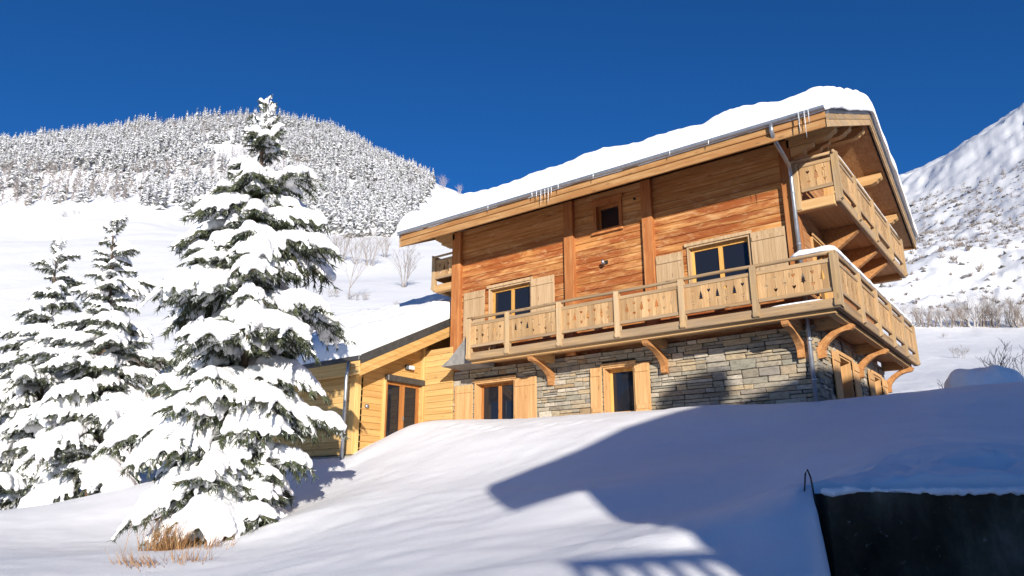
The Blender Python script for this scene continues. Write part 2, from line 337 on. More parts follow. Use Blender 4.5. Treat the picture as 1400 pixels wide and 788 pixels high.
# ------------------------------------------------------------------ ground
ls = np.concatenate([np.linspace(-46, -14, 70, endpoint=False), np.linspace(-14, 14, 236, endpoint=False), np.linspace(14, 46, 70)])
ds = np.concatenate([np.linspace(-40, 2, 50, endpoint=False), np.linspace(2, 20, 170, endpoint=False), np.linspace(20, 34, 60)])
LL, DD = np.meshgrid(ls, ds, indexing='ij'); X = CAM[0]+RT[0]*LL+FH[0]*DD; Y = CAM[1]+RT[1]*LL+FH[1]*DD
V = np.stack([X, Y, height(X, Y)], -1).reshape(-1, 3)
link('snow_ground', arr_mesh('snow_ground', V, grid_faces(len(ls), len(ds)), ['snow']), kind='structure')
az = np.radians(np.concatenate([np.linspace(-80, -38, 40, endpoint=False), np.linspace(-38, 38, 460, endpoint=False), np.linspace(38, 80, 40)]))
rr = np.concatenate([np.geomspace(31, 150, 110, endpoint=False), np.geomspace(150, 900, 190)])
A, RR = np.meshgrid(az, rr, indexing='ij'); X = CAM[0]+RR*(RT[0]*np.sin(A)+FH[0]*np.cos(A)); Y = CAM[1]+RR*(RT[1]*np.sin(A)+FH[1]*np.cos(A))
Z = height(X, Y)
V = np.stack([X, Y, Z-.05*smooth(34, 30, RR)], -1).reshape(-1, 3)
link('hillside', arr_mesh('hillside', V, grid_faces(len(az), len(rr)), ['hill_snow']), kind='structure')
# ------------------------------------------------------------------ chalet
YS, XS = 1.32, -.94          # stone faces (front, right gable)
YW, XW = 1.40, -1.00         # timber faces
XL, YB = -12.0, 8.75         # left end, back end
SLOPE = .44; YE, ZE = -.20, 4.01; YR = 4.98; XV0, XV1 = -12.97, .24
def zunder(y): return ZE+SLOPE*((y if y < YR else 2*YR-y)-YE)       # underside of the roof
def TF(u, w, z): return (u, YS-w, z)        # front: u right, w outwards
def TG(u, w, z): return (XS+w, u, z)        # right gable
def TI(u, w, z): return (XL-w, u, z)        # left gable
chalet = thing('chalet', (-6, 5, -1.8), 'large timber chalet on a stone ground floor with carved balconies and a snow covered roof', 'chalet')
# window openings: (u0, u1, z0, z1)
WF_LOW = [(-11.02, -9.47, -1.86, -.42), (-6.48, -5.52, -1.72, -.42)]
WG_LOW = [(3.05, 4.35, -1.9, -.42), (6.75, 7.85, -1.9, -.42)]
WF_UP = [(-10.56, -8.90, .98, 2.52), (-3.88, -2.20, .98, 2.50)]
W_SMALL = (-6.68, -5.74, 3.50, 4.42)
WG_UP = [(2.3, 3.7, .3, 2.45), (4.3, 5.9, 3.0, 5.0)]
def cut(intervals, a, b):
    out = [(a, b)]
    for c, d in intervals:
        nxt = []
        for p, q in out:
            if d <= p or c >= q: nxt.append((p, q)); continue
            if c > p: nxt.append((p, c))
            if d < q: nxt.append((d, q))
        out = nxt
    return [i for i in out if i[1]-i[0] > .02]
# --- stone ground floor: core with recesses, stones in front
def core(T, u0, u1, z0, z1, holes, thick, w0):
    """wall core built of blocks round the openings"""
    m = MB(T); us = sorted({u0, u1, *[h[0] for h in holes], *[h[1] for h in holes]})
    for a, b in zip(us, us[1:]):
        hs = [(h[2], h[3]) for h in holes if h[0] <= a+1e-6 and h[1] >= b-1e-6]
        for c, d in cut(hs, z0, z1): m.box(a, b, w0-thick, w0, c, d)
    return m
m = core(TF, XL+.1, XS-.03, -3.6, .02, WF_LOW, .42, -.03); m2 = core(TG, YS+.45, YB, -3.6, .02, WG_LOW, .42, -.03)
m.v += m2.v; m.f += [tuple(i+len(m.v)-len(m2.v) for i in f) for f in m2.f]
m.T = None; m.box(XL+.1, XS-.45, YB-.4, YB-.01, -3.6, .02); m.box(XL+.1, XL+.5, YS+.45, YB-.41, -3.6, .02)
stone_wall = m.build('stone_wall', 'mortar', chalet)
rs = random.Random(11)
def stone_mesh(seed):
    r = random.Random(seed); bm = bmesh.new(); bmesh.ops.create_cube(bm, size=1)
    for v in bm.verts: v.co += Vector((r.uniform(-.03, .03), r.uniform(-.16, .16), r.uniform(-.07, .07)))
    bmesh.ops.bevel(bm, geom=list(bm.edges), offset=.045, segments=1, affect='EDGES')
    me = bpy.data.meshes.new('stone'); bm.to_mesh(me); bm.free(); me.materials.append(MATS['stone']); return me
SV = [stone_mesh(i) for i in range(12)]
def courses(u0, u1, z0, z1, holes, seed):
    """random ashlar: bands split into runs; a run is one tall stone or two or three thin ones"""
    r = random.Random(seed); out = []; z = z0
    while z < z1-.03:
        h = min(r.choice([.12, .15, .18, .21, .25]), z1-z)
        if z1-z-h < .05: h = z1-z
        segs = cut([(a-.02, b+.02) for a, b, c, d in holes if d+.04 > z and c < z+h], u0, u1)
        for a, b in segs:
            u = a
            while u < b-.01:
                L = min(r.uniform(.22, .72), b-u)
                if b-u-L < .12: L = b-u
                n = 1 if h < .14 else r.choice([1, 1, 2, 2, 3] if h > .19 else [1, 2])
                cutz = sorted([z, z+h]+[z+h*(k+r.uniform(-.2, .2))/n for k in range(1, n)])
                for c, d in zip(cutz, cutz[1:]):
                    if n > 1 and L > .4 and r.random() < .5:
                        k = u+L*r.uniform(.35, .65); out += [(u, k, c, d), (k, u+L, c, d)]
                    else: out.append((u, u+L, c, d))
                u += L
        z += h
    return out
SL = [('F', s) for s in courses(XL+.1, XS, -2.05, .0, WF_LOW, 3)]+[('G', s) for s in courses(YS, YB, -2.05, .0, WG_LOW, 5)]
def stone_key(e):
    k, (a, b, c, d) = e; vis = 1 if d > -1.85 else .05
    return -(b-a)*(d-c)*vis*(1 if k == 'F' else .35)
SL.sort(key=stone_key); restm = MB()
for i, (k, (a, b, c, d)) in enumerate(SL):
    T = TF if k == 'F' else TG; pr = rs.uniform(-.005, .05); g = .009; th = .09
    cen = T((a+b)/2, pr-th/2, (c+d)/2); sx, sy, sz = b-a-g*2, th, d-c-g*2
    if i < 300:
        o = link('stone', SV[i % 12], stone_wall); o.location = cen
        o.matrix_parent_inverse = WORLD['chalet'].inverted() if False else Matrix()
        o.scale = (sx, sy, sz); o.rotation_euler = (0, 0, 0 if k == 'F' else math.pi/2)
    else:
        rm = random.Random(i); bx = []
        for x in (-.5, .5):
            for y in (-.5, .5):
                for z in (-.5, .5):
                    q = Vector((x*sx+rm.uniform(-.008, .008), y*sy+rm.uniform(-.012, .012), z*sz+rm.uniform(-.006, .006)))
                    bx.append((cen[0]+q.x, cen[1]+q.y, cen[2]+q.z) if k == 'F' else (cen[0]-q.y, cen[1]+q.x, cen[2]+q.z))
        restm.add(bx, [(0, 1, 3, 2), (4, 6, 7, 5), (0, 4, 5, 1), (2, 3, 7, 6), (0, 2, 6, 4), (1, 5, 7, 3)])
restm.build('small_stones', 'stone', stone_wall, kind='stuff')
# --- timber walls: core and separate planks
PX = [(-12.05, -11.70), (-7.65, -7.33), (-5.09, -4.78), (-1.28, -.985)]      # posts on the front
mw = MB(); wt = YS-YW
mw = core(TF, XL+.02, XW-.06, .02, zunder(YW)+.05, WF_UP+[W_SMALL], .30, -.14)
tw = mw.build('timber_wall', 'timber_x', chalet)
zs = np.arange(.22, 5.0, .205)
for z in zs:
    top = min(z+.2, zunder(YW)+.02)
    if top-z < .04: continue
    for (a0, a1), (b0, b1) in zip(PX, PX[1:]):
        hs = [(h[0], h[1]) for h in WF_UP+[W_SMALL] if h[3] > z+.03 and h[2] < top-.03]
        for a, b in cut(hs, a1-.02, b0+.02):
            j = rs.uniform(-.006, .006)
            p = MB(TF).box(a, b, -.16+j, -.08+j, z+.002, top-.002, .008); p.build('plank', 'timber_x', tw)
for k, (a, b) in enumerate(PX):
    if k == 3: MB().box(a, b, YS-.07, YS+.30, .02, zunder(YS)+.0, .012).build('post', 'timber_z', chalet)
    elif k == 0: MB().box(a, b, YS-.07, YS+.26, .02, zunder(YS)+.0, .012).build('post', 'timber_z', chalet)
    else: MB(TF).box(a, b, -.15, .06, .02, zunder(YS)-.0, .012).build('post', 'timber_z', chalet)
# right gable
def gable_core(T, holes, w0, y0, y1):
    m = MB(T); us = sorted({y0, y1, YR, *[h[0] for h in holes], *[h[1] for h in holes]})
    for a, b in zip(us, us[1:]):
        hs = [(h[2], h[3]) for h in holes if h[0] <= a+1e-6 and h[1] >= b-1e-6]
        zt0, zt1 = zunder(a)+.03, zunder(b)+.03
        for c, d in cut(hs, .02, 9):
            e0, e1 = (zt0, zt1) if d > 8 else (d, d)
            m.add([(a, w0-.25, c), (b, w0-.25, c), (b, w0, c), (a, w0, c), (a, w0-.25, e0), (b, w0-.25, e1), (b, w0, e1), (a, w0, e0)],
                  [(0, 3, 2, 1), (4, 5, 6, 7), (0, 1, 5, 4), (1, 2, 6, 5), (2, 3, 7, 6), (3, 0, 4, 7)])
    return m
gw = gable_core(TG, WG_UP, -.14, YS+.3, YB).build('gable_wall', 'timber_y', chalet)
MB().add(*(lambda mm: (mm.v, mm.f))(gable_core(TI, [], -.05, YS+.26, YB))).build('gable_wall', 'timber_y', chalet)
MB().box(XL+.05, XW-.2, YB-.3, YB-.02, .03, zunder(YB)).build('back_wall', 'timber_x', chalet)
for z in np.arange(.22, 6.4, .205):
    y0, y1 = YS+.305, YB
    if z+.2 > zunder(y0): y0 = YE+(z+.2-ZE)/SLOPE; y1 = min(y1, 2*YR-y0)
    if y1-y0 < .3: continue
    hs = [(h[0], h[1]) for h in WG_UP if h[3] > z+.03 and h[2] < z+.17]
    for a, b in cut(hs, y0, y1): MB(TG).box(a, b, -.15, -.065+rs.uniform(-.005, .005), z+.003, z+.199, .008).build('plank', 'timber_y', gw)
# --- windows
def shutter(T, u0, u1, z0, z1, w, mat, parent, open_angle=0):
    m = MB(T); n = max(3, round((u1-u0)/.15)); st = (u1-u0)/n
    for i in range(n): m.box(u0+i*st+.002, u0+(i+1)*st-.002, w, w+.03, z0, z1, .004)
    for zz in (z0+.12, z1-.24): m.box(u0+.03, u1-.03, w+.03, w+.055, zz, zz+.12, .006)
    m.build('shutter', mat, parent)
    h = MB(T)
    for zz in (z0+.16, z1-.2): h.box(u0-.005, u0+.05, w+.056, w+.062, zz, zz+.05)
    return h
def window(T, o, w_face, depth, reveal_mat, frame_mat, shut=None, shut_mat=None, mull=1, sill=True, head=True, curtain=0, rev=.05):
    u0, u1, z0, z1 = o
    m = MB(T); b = w_face-depth
    # boarded reveal
    m.box(u0, u0+rev, b, w_face+.02, z0, z1); m.box(u1-rev, u1, b, w_face+.02, z0, z1)
    m.box(u0+rev, u1-rev, b, w_face+.02, z1-rev, z1); m.box(u0+rev, u1-rev, b, w_face+.02, z0, z0+rev*.8)
    if head: m.box(u0-.06, u1+.06, w_face+.021, w_face+.06, z1-.005, z1+.09, .008)
    win = m.build('window', reveal_mat, chalet)
    i0, i1, j0, j1 = u0+rev, u1-rev, z0+rev*.8, z1-rev
    f = MB(T); t = .075; fb, ff = b+.01, b+.08
    f.box(i0, i0+t, fb, ff, j0, j1, .006); f.box(i1-t, i1, fb, ff, j0, j1, .006); f.box(i0+t, i1-t, fb, ff, j1-t, j1, .006); f.box(i0+t, i1-t, fb, ff, j0, j0+t, .006)
    for k in range(mull):
        c = i0+(i1-i0)*(k+1)/(mull+1); f.box(c-.055, c+.055, fb, ff+.006, j0+t, j1-t, .006)
    f.build('frame', frame_mat, win)
    edges = [i0]+[i0+(i1-i0)*(k+1)/(mull+1) for k in range(mull)]+[i1]
    for k, (a, c) in enumerate(zip(edges, edges[1:])):
        MB(T).box(a+.02, c-.02, fb+.02, fb+.032, j0+.02, j1-.02).build('pane', 'glass', win)
    if sill: MB(T).box(u0-.04, u1+.04, w_face+.0205, w_face+.075, z0-.06, z0-.004, .006).build('sill', reveal_mat, win)
    if shut:
        for a, c, dz in shut: shutter(T, a, c, z0-.02+dz, z1+.0+dz, w_face+.045, shut_mat, win)
    return win
window(TF, WF_LOW[0], .02, .34, 'shutter_low', 'door_wood', [(-11.78, -11.05, -.05), (-9.46, -8.66, -.03)], 'shutter_low', 1, False)
window(TF, WF_LOW[1], .02, .34, 'shutter_low', 'frame_wood', [(-6.86, -6.50, 0), (-5.51, -5.07, 0)], 'shutter_low', 0, True)
for o in WG_LOW: window(TG, o, .02, .36, 'shutter_low', 'frame_wood', [(o[0]-.62, o[0]-.03, 0), (o[1]+.03, o[1]+.62, 0)], 'shutter_low', 1, False)
window(TF, WF_UP[0], -.06, .22, 'shutter_up', 'frame_wood', [(-11.55, -10.68, 0), (-8.89, -8.04, 0)], 'shutter_up', 1, True)
window(TF, WF_UP[1], -.06, .22, 'shutter_up', 'frame_wood', [(-4.76, -3.98, -.1), (-2.17, -1.31, 0)], 'shutter_up', 1, True)
window(TF, W_SMALL, -.06, .22, 'timber_z', 'door_wood', None, None, 0, True, rev=.10)
for o in WG_UP: window(TG, o, -.04, .2, 'beam_z', 'frame_wood', None, None, 1, False)
# small fittings on the front
MB(TF).box(-6.42, -6.26, -.08, -.04, 2.52, 2.62).box(-6.37, -6.31, -.04, .03, 2.53, 2.58).build('lamp_arm', 'iron', chalet)
l = MB(TF); l.smooth = True; l.tube([(-6.34, .03, 2.50), (-6.34, .07, 2.55), (-6.34, .11, 2.60)], [.055, .05, .03], 10); l.build('wall_lamp', 'zinc', chalet)
l = MB(TF); l.tube([(-5.33, -.09, 4.25), (-5.33, -.02, 4.25)], [.035, .03], 8); l.build('wall_sensor', 'iron', chalet)
# --- carved balcony boards
HEART = [(0, 0), (.023, .028), (.038, .055), (.039, .072), (.028, .085), (.013, .082), (0, .070)]
TREE = [(0, 0), (.012, 0), (.012, .03), (.048, .03), (.022, .075), (.040, .075), (.018, .115), (.032, .115), (.012, .15), (.020, .15), (0, .20)]
def edge_pts(kind, h):
    if kind == 'heart': return [(a, .20*h+b) for a, b in HEART]+[(a, .62*h+b) for a, b in HEART]
    if kind == 'tree': return [(a, .34*h+b*1.2) for a, b in [(1.2*i, j) for i, j in TREE]]
    return []
def carved(T, u0, u1, z0, z1, w, lk, rk, parent, mat='board_z'):
    h = z1-z0; L = [(u0, z0)]+[(u0+a, z0+b) for a, b in edge_pts(lk, h)]+[(u0, z1)]
    Rr = [(u1, z1)]+[(u1-a, z0+b) for a, b in reversed(edge_pts(rk, h))]+[(u1, z0)]
    m = MB(T); m.prism(L+Rr, lambda p, k: (p[0], w+.028*k, p[1])); return m.build('board', mat, parent)
def bay(T, u0, u1, zb, zt, parent, w, matx, phase=0, nb=None):
    """one railing bay between two posts: top bar, bottom bar, carved boards"""
    MB(T).box(u0, u1, w-.02, w+.05, zt-.09, zt, .008).build('top_bar', matx, parent)
    MB(T).box(u0, u1, w-.02, w+.05, zb, zb+.085, .008).build('bottom_bar', matx, parent)
    n = nb or max(3, round((u1-u0)/.205)); st = (u1-u0)/n
    kinds = ['heart', 'tree']
    for i in range(n):
        lk = kinds[(i+phase) % 2] if i > 0 else None; rk = kinds[(i+1+phase) % 2] if i < n-1 else None
        carved(T, u0+i*st+.004, u0+(i+1)*st-.004, zb+.06, zt-.05, w+rs.uniform(-.003, .003), lk, rk, parent)
def rail_post(T, u, z0, z1, w0, w1, parent, hw=.065, mat='rail_z'):
    m = MB(T)      # squared post with a shaped foot
    prof = [(w0, z1), (w1, z1), (w1, z0+.14), (w1+.02, z0+.08), (w1+.01, z0+.02), (w1-.03, z0), (w0, z0)]
    m.prism(prof, lambda p, k: (u-hw+2*hw*k, p[0], p[1])); m.build('post', mat, parent)
BB = [-.03, -1.76, -3.51, -5.27, -7.02, -8.77, -10.18]
GB = [.05, 2.05, 3.80, 5.50, 7.20, 8.88]
dk = MB(); dk.box(-10.22, -.13, .13, YS-.005, .12, .20); dk.box(XS+.005, -.13, YS, 8.9, .12, .20)
balcony = dk.build('balcony', 'soffit_y', chalet)
MB().box(-10.23, 0, -.0, .13, 0, .213, .015).build('edge_beam', 'rail_x', balcony)
MB().box(-.13, -.002, .131, 8.95, .0, .213, .015).build('edge_beam', 'rail_y', balcony)
MB().box(-10.22, -.15, .16, .32, -.07, .118, .012).build('under_beam', 'beam_x', balcony)
MB().box(-.36, -.18, .34, 8.9, -.07, .118, .012).build('under_beam', 'beam_y', balcony)
for x in (-8.14, -4.64, -1.23): MB().box(x-.09, x+.09, .33, YS, -.12, .118, .01).build('joist', 'beam_y', balcony)
for y in (1.5, 5.16, 8.55): MB().box(XS, -.37, y-.09, y+.09, -.12, .118, .01).build('joist', 'beam_x', balcony)
def TB(u, w, z): return (u, -w, z)
def TBG(u, w, z): return (w, u, z)
for u in BB: rail_post(TB, u, .02, 1.22, -.10, .045, balcony)
for u in GB[1:]: rail_post(TBG, u, .02, 1.22, -.10, .045, balcony)
MB().box(-.115, .03, .075, .22, .02, 1.22).build('post', 'rail_z', balcony)
for k, (a, b) in enumerate(zip(BB[1:], BB)): bay(TB, a+.066, b-.066, .36, 1.09, balcony, -.05, 'rail_x', k)
for k, (a, b) in enumerate(zip(GB, GB[1:])): bay(TBG, a+(.18 if k == 0 else .066), b-.066, .36, 1.09, balcony, -.05, 'rail_y', k+1)
r_ = MB(); r_.smooth = True; r_.tube([(x, .03+.006*math.sin(x*3), 1.225+.008*math.sin(x*1.7)) for x in np.linspace(-10.26, .02, 30)], .045, 8); r_.build('handrail', 'rail_x', balcony)
r_ = MB(); r_.smooth = True; r_.tube([(-.03, y, 1.225) for y in np.linspace(.08, 8.97, 12)], .045, 8); r_.build('handrail', 'rail_y', balcony)
MB().box(-10.26, -10.20, .14, YS-.02, .25, 1.09).build('end_panel', 'rail_z', balcony)
def bracket(T, u, parent, reach, drop=.78, hw=.075):
    """curved knee bracket: upright against the wall, arm sweeping out under the beam"""
    m = MB(T); prof = [(.0, -drop), (.17, -drop+.02), (.17, -drop+.20)]
    for k in range(9):
        a = k/8; prof.append((.17+(reach-.17-.06)*a**1.35, -drop+.20+(drop-.40)*math.sin(a*math.pi/2)**1.0))
    prof += [(reach, -.16), (reach+.03, -.09), (reach-.02, -.125+.06)]
    for k in range(7):
        a = 1-k/6; prof.append((.12+(reach-.20)*a*.9, -.065-.30*(1-a)**1.6))
    prof += [(.10, -.40), (.0, -.40)]
    m.prism(prof, lambda p, k: (u-hw+2*hw*k, p[0], p[1])); m.build('bracket', 'bracket', parent)
for x in (-8.14, -4.64, -1.23): bracket(TF, x, balcony, 1.12)
for y in (1.52, 5.1, 8.62): bracket(TG, y, balcony, .82)
# concrete cheek where the annex roof runs under the balcony end
MB().prism([(-10.27, .95), (-10.27, 0), (-11.55, 0), (-11.5, .06), (-11.25, .20), (-10.9, .52), (-10.6, .80)], lambda p, k: (p[0], .35+(YS-.36)*k, p[1])).build('concrete_cheek', 'concrete', chalet)
# --- upper gable balconies
def gable_balcony(T, face, out, y0, y1, zb, zt, posts):
    d = MB(T); d.box(y0+.02, y1-.02, -.1, out-.12, zb+.13, zb+.21)
    bl = d.build('upper_balcony', 'soffit_y', chalet)
    MB(T).box(y0, y1, out-.12, out, zb, zb+.24, .02).build('edge_beam', 'rail_y', bl)
    for y, nm in ((y0, 0), (y1-.2, 1)): MB(T).box(y, y+.2, -.1, out-.122, zb-.05, zb+.2, .02).build('cross_beam', 'beam_x', bl)
    for y in (y0+2.3, YR+.6, y1-2.1):
        m = MB(T); prof = [(-.08, zb-.52), (.12, zb-.5), (.3, zb-.42), (out-.3, zb-.16), (out-.14, zb-.03), (out-.14, zb+.12), (-.08, zb+.12)]
        m.prism(prof, lambda p, k: (y-.09+.18*k, p[0], p[1])); m.build('bracket', 'bracket', bl)
    for u in posts: rail_post(T, u, zb+.05, zt-.03, out-.1, out+.045, bl)
    for k, (a, b) in enumerate(zip(posts, posts[1:])): bay(T, a+.066, b-.066, zb+.42, zt-.14, bl, out-.05, 'rail_y', k)
    r = MB(T); r.smooth = True; r.tube([(y, out-.03, zt-.03) for y in np.linspace(y0-.05, y1+.05, 8)], .045, 8); r.build('handrail', 'rail_y', bl)
    def TE(u, w, z): return T(y0-w+.02, u, z)
    bay(TE, .12, out-.10, zb+.42, zt-.14, bl, -.04, 'rail_x', 1, 4)
    r = MB(T); r.smooth = True; r.tube([(y0+.02, w, zt-.03) for w in (-.05, out/2, out-.02)], .04, 8); r.build('handrail', 'rail_x', bl)
    MB(T).box(y0-.03, y0+.09, -.05, .10, zb-.02, zt-.1, .008).build('post', 'rail_z', bl)
    return bl
gable_balcony(TG, XS, .97, 1.20, 9.0, 2.78, 4.06, [1.26, 3.0, 4.95, 6.98, 8.93])
gable_balcony(TI, XL, 1.0, 1.35, 8.6, 2.84, 4.08, [1.41, 3.2, 5.0, 6.8, 8.5])
# --- roof
rf = MB(); th = .14
def slope_slab(m, x0, x1, ya, yb, lift0, lift1):
    """sloping slab between two y's, lift above the underside"""
    za, zb_ = zunder(ya), zunder(yb)
    m.add([(x0, ya, za+lift0), (x1, ya, za+lift0), (x1, yb, zb_+lift0), (x0, yb, zb_+lift0), (x0, ya, za+lift1), (x1, ya, za+lift1), (x1, yb, zb_+lift1), (x0, yb, zb_+lift1)],
          [(0, 3, 2, 1), (4, 5, 6, 7), (0, 1, 5, 4), (1, 2, 6, 5), (2, 3, 7, 6), (3, 0, 4, 7)])
YE2 = 2*YR-YE
slope_slab(rf, XV0+.06, XV1-.06, YE+.06, YR, .10, .36); slope_slab(rf, XV0+.06, XV1-.06, YR, YE2-.06, .10, .36)
roof = rf.build('roof', 'grey_flashing', chalet)
# soffit boards under both overhangs
n = 26; yy = np.linspace(YE+.07, YE2-.07, n*2+1)
for a, b in zip(yy, yy[1:]):
    for x0, x1 in ((XW-.02, XV1-.07), (XV0+.07, XL+.02)):
        s = MB(); slope_slab(s, x0, x1, a+.003, b-.003, .06+.0, .098); s.build('soffit_board', 'soffit_y' if x0 > -5 else 'soffit_y', roof)
for a, b in zip(np.linspace(YE+.07, YW+.1, 9), np.linspace(YE+.07, YW+.1, 9)[1:]):
    s = MB(); slope_slab(s, XL+.03, XW-.03, a+.003, b-.003, .06, .098); s.build('soffit_board', 'fascia_x', roof)
def ends_wave(x): return .008*math.sin(x*5)+.006*math.sin(x*11+1)
for (z0, z1, yo, mt) in ((0, .20, 0, 'fascia_x'), (.203, .39, -.03, 'fascia_x')):
    for ya, sg in ((YE, 1), (YE2, -1)):
        MB().box(XV0, XV1, min(ya+sg*yo, ya+sg*(yo+.055)), max(ya+sg*yo, ya+sg*(yo+.055)), ZE+z0, ZE+z1, .01).build('fascia', mt, roof)
for xa, xb, lo in ((XV1, XV1+.045, 0), (XV0-.045, XV0, 0)):
    for ya, yb in ((YE-.03, YR), (YR, YE2+.03)):
        for l0, l1, dx in ((-.02, .155, 0), (.158, .30, .014), (.303, .50, .026)):
            s = MB(); slope_slab(s, xa-(dx if xa < -5 else 0), xb+(dx if xa > -5 else 0), ya, yb, l0, l1)
            s.build('verge_board' if l1 < .4 else 'verge_flashing', 'rail_y' if l1 < .4 else 'grey_flashing', roof)
def gutter(y, sg):
    g = MB(); pr = []
    for k in range(9):
        a = math.pi*k/8; pr.append((-.075*math.cos(a), -.075*math.sin(a)))
    pr2 = [(p*.88, q*.88) for p, q in reversed(pr)]
    g.prism(pr+pr2, lambda p, k: (XV0-.02+(XV1-XV0+.04)*k, y+p[0], ZE+.44+p[1])); g.build('gutter', 'zinc', roof)
gutter(YE-.115, 1); gutter(YE2+.115, -1)
# purlins: ends show below the verge
for y in (1.36, 3.1, YR, 6.86, 8.6):
    zt = zunder(y)+.05 if y != YR else zunder(YR)-.04
    for x0, x1, sg in ((XW-.05, XV1-.14, 1), (XV0+.14, XL+.05, -1)):
        m = MB(); tip = x1 if sg > 0 else x0; root = x0 if sg > 0 else x1
        prof = [(root, zt), (tip, zt), (tip, zt-.12), (tip-sg*.05, zt-.17), (tip-sg*.10, zt-.18), (tip-sg*.16, zt-.24), (tip-sg*.30, zt-.29), (root, zt-.30)]
        m.prism(prof, lambda p, k: (p[0], y-.11+.22*k, p[1])); m.build('purlin', 'beam_x', roof)
        # corbel below
        m = MB(); prof = [(root, zt-.305), (root+sg*.62, zt-.305), (root+sg*.60, zt-.37), (root+sg*.42, zt-.42), (root+sg*.36, zt-.50), (root, zt-.56)]
        if y != YR: m.prism(prof, lambda p, k: (p[0], y-.09+.18*k, p[1])); m.build('corbel', 'beam_x', roof)
MB().box(XS-.02, XS+.14, YR-.5, YR-.38, 3.0, zunder(YR-.5)-.02).build('post', 'beam_z', roof)
MB().box(XS-.02, XS+.14, YR+1.5, YR+1.62, 3.0, zunder(YR+1.62)-.02).build('post', 'beam_z', roof)
# diagonal struts in the gable
# downspout
d = MB(); d.smooth = True
d.tube([(-.93, YE-.115, ZE+.37), (-.93, YE-.10, ZE+.22), (-.935, YE+.05, ZE+.08), (-.97, .95, 3.88), (-.99, 1.10, 3.80), (-1.0, 1.16, 3.62), (-1.0, 1.16, .35)], .05, 10)
d.build('downspout', 'zinc', roof)
d = MB(); d.smooth = True
d.tube([(-1.0, 1.16, .36), (-1.0, 1.16, .25), (-1.02, 1.19, .05), (-1.02, 1.20, -2.3)], .052, 10); d.build('downspout', 'zinc', roof)
for z in (3.2, 1.9, -.4, -1.3): MB().tube([(-1.0, 1.16, z), (-1.0, 1.16, z+.03)], .06, 10).build('pipe_clip', 'zinc', roof)
# ------------------------------------------------------------------ snow lying on roofs and rails
def snow_slab(name, x0, x1, ya, yb, zf, T, label, nx, ny, seed, over=.16, ev=.3, parent=None, edge=.42, amp=.16, oy=None):
    """blanket on a roof: rounded uneven edges hanging a little past it; zf(y) is the roof top"""
    oy = over if oy is None else oy
    def warp(n): t = np.linspace(-1, 1, n); return np.sign(t)*(1-(1-np.abs(t))**1.7)*.5+.5
    X, Y = np.meshgrid(x0-over+(x1-x0+2*over)*warp(nx), ya-oy+(yb-ya+2*oy)*warp(ny), indexing='ij')
    ex = np.minimum(X-(x0-over), (x1+over)-X); ey = np.minimum(Y-(ya-oy), (yb+oy)-Y)
    e = np.minimum(ex, ey); wob = .05*fbm(X*1.1, Y*1.1, 2, seed)
    # rounded shoulder
    tt = np.clip(e/edge, 0, 1); sh = np.sqrt(np.clip(1-(1-tt)**2, 0, 1))
    thick = T*(1+amp*fbm(X*.55, Y*.55, 3, seed+3)+.10*fbm(X*2.3, Y*2.3, 3, seed+5))
    zr = zf(np.clip(Y, ya, yb))
    sag = -.07*np.clip(1-e/(over+.08), 0, 1)*(1+.3*vnoise(X*1.3, Y*1.3, seed+8))
    top = zr+.02+sag+thick*(.18+.82*sh)*np.where(e < .001, .0, 1)
    bot = zr-.005+sag-.05*np.clip(1-e/(over+.05), 0, 1)
    # wobble the outline in plan
    bx = np.where(X < (x0+x1)/2, -1, 1)*np.exp(-ex/.3); by = np.where(Y < (ya+yb)/2, -1, 1)*np.exp(-ey/.3)
    Xo = X+bx*wob; Yo = Y+by*wob
    bulge = .06
    V = np.concatenate([np.stack([Xo, Yo, top], -1).reshape(-1, 3), np.stack([X+(Xo-X)*.8, Y+(Yo-Y)*.8, bot], -1).reshape(-1, 3)])
    F = grid_faces(nx, ny); n = nx*ny; F2 = F[:, ::-1]+n
    ring = [i*ny for i in range(nx)]+[(nx-1)*ny+j for j in range(1, ny)]+[i*ny+ny-1 for i in range(nx-2, -1, -1)]+[j for j in range(ny-2, 0, -1)]
    ring = np.array(ring); nxt = np.roll(ring, -1)
    side = np.stack([ring, ring+n, nxt+n, nxt], 1)
    me = arr_mesh(name, V, np.concatenate([F, F2, side]), ['snow_lump'])
    bm = bmesh.new(); bm.from_mesh(me); bmesh.ops.recalc_face_normals(bm, faces=bm.faces); bm.to_mesh(me); bm.free()
    return link(name, me, None, label, 'snow')
zf_main = lambda y: ZE+.50+SLOPE*(np.where(y < YR, y, 2*YR-y)-YE)
snow_slab('roof_snow', XV0+.02, XV1+.03, YE-.03, YE2+.03, zf_main, .58, 'thick snow blanket on the roof of the tall timber chalet', 220, 110, 41, .14, edge=.28, oy=.02)
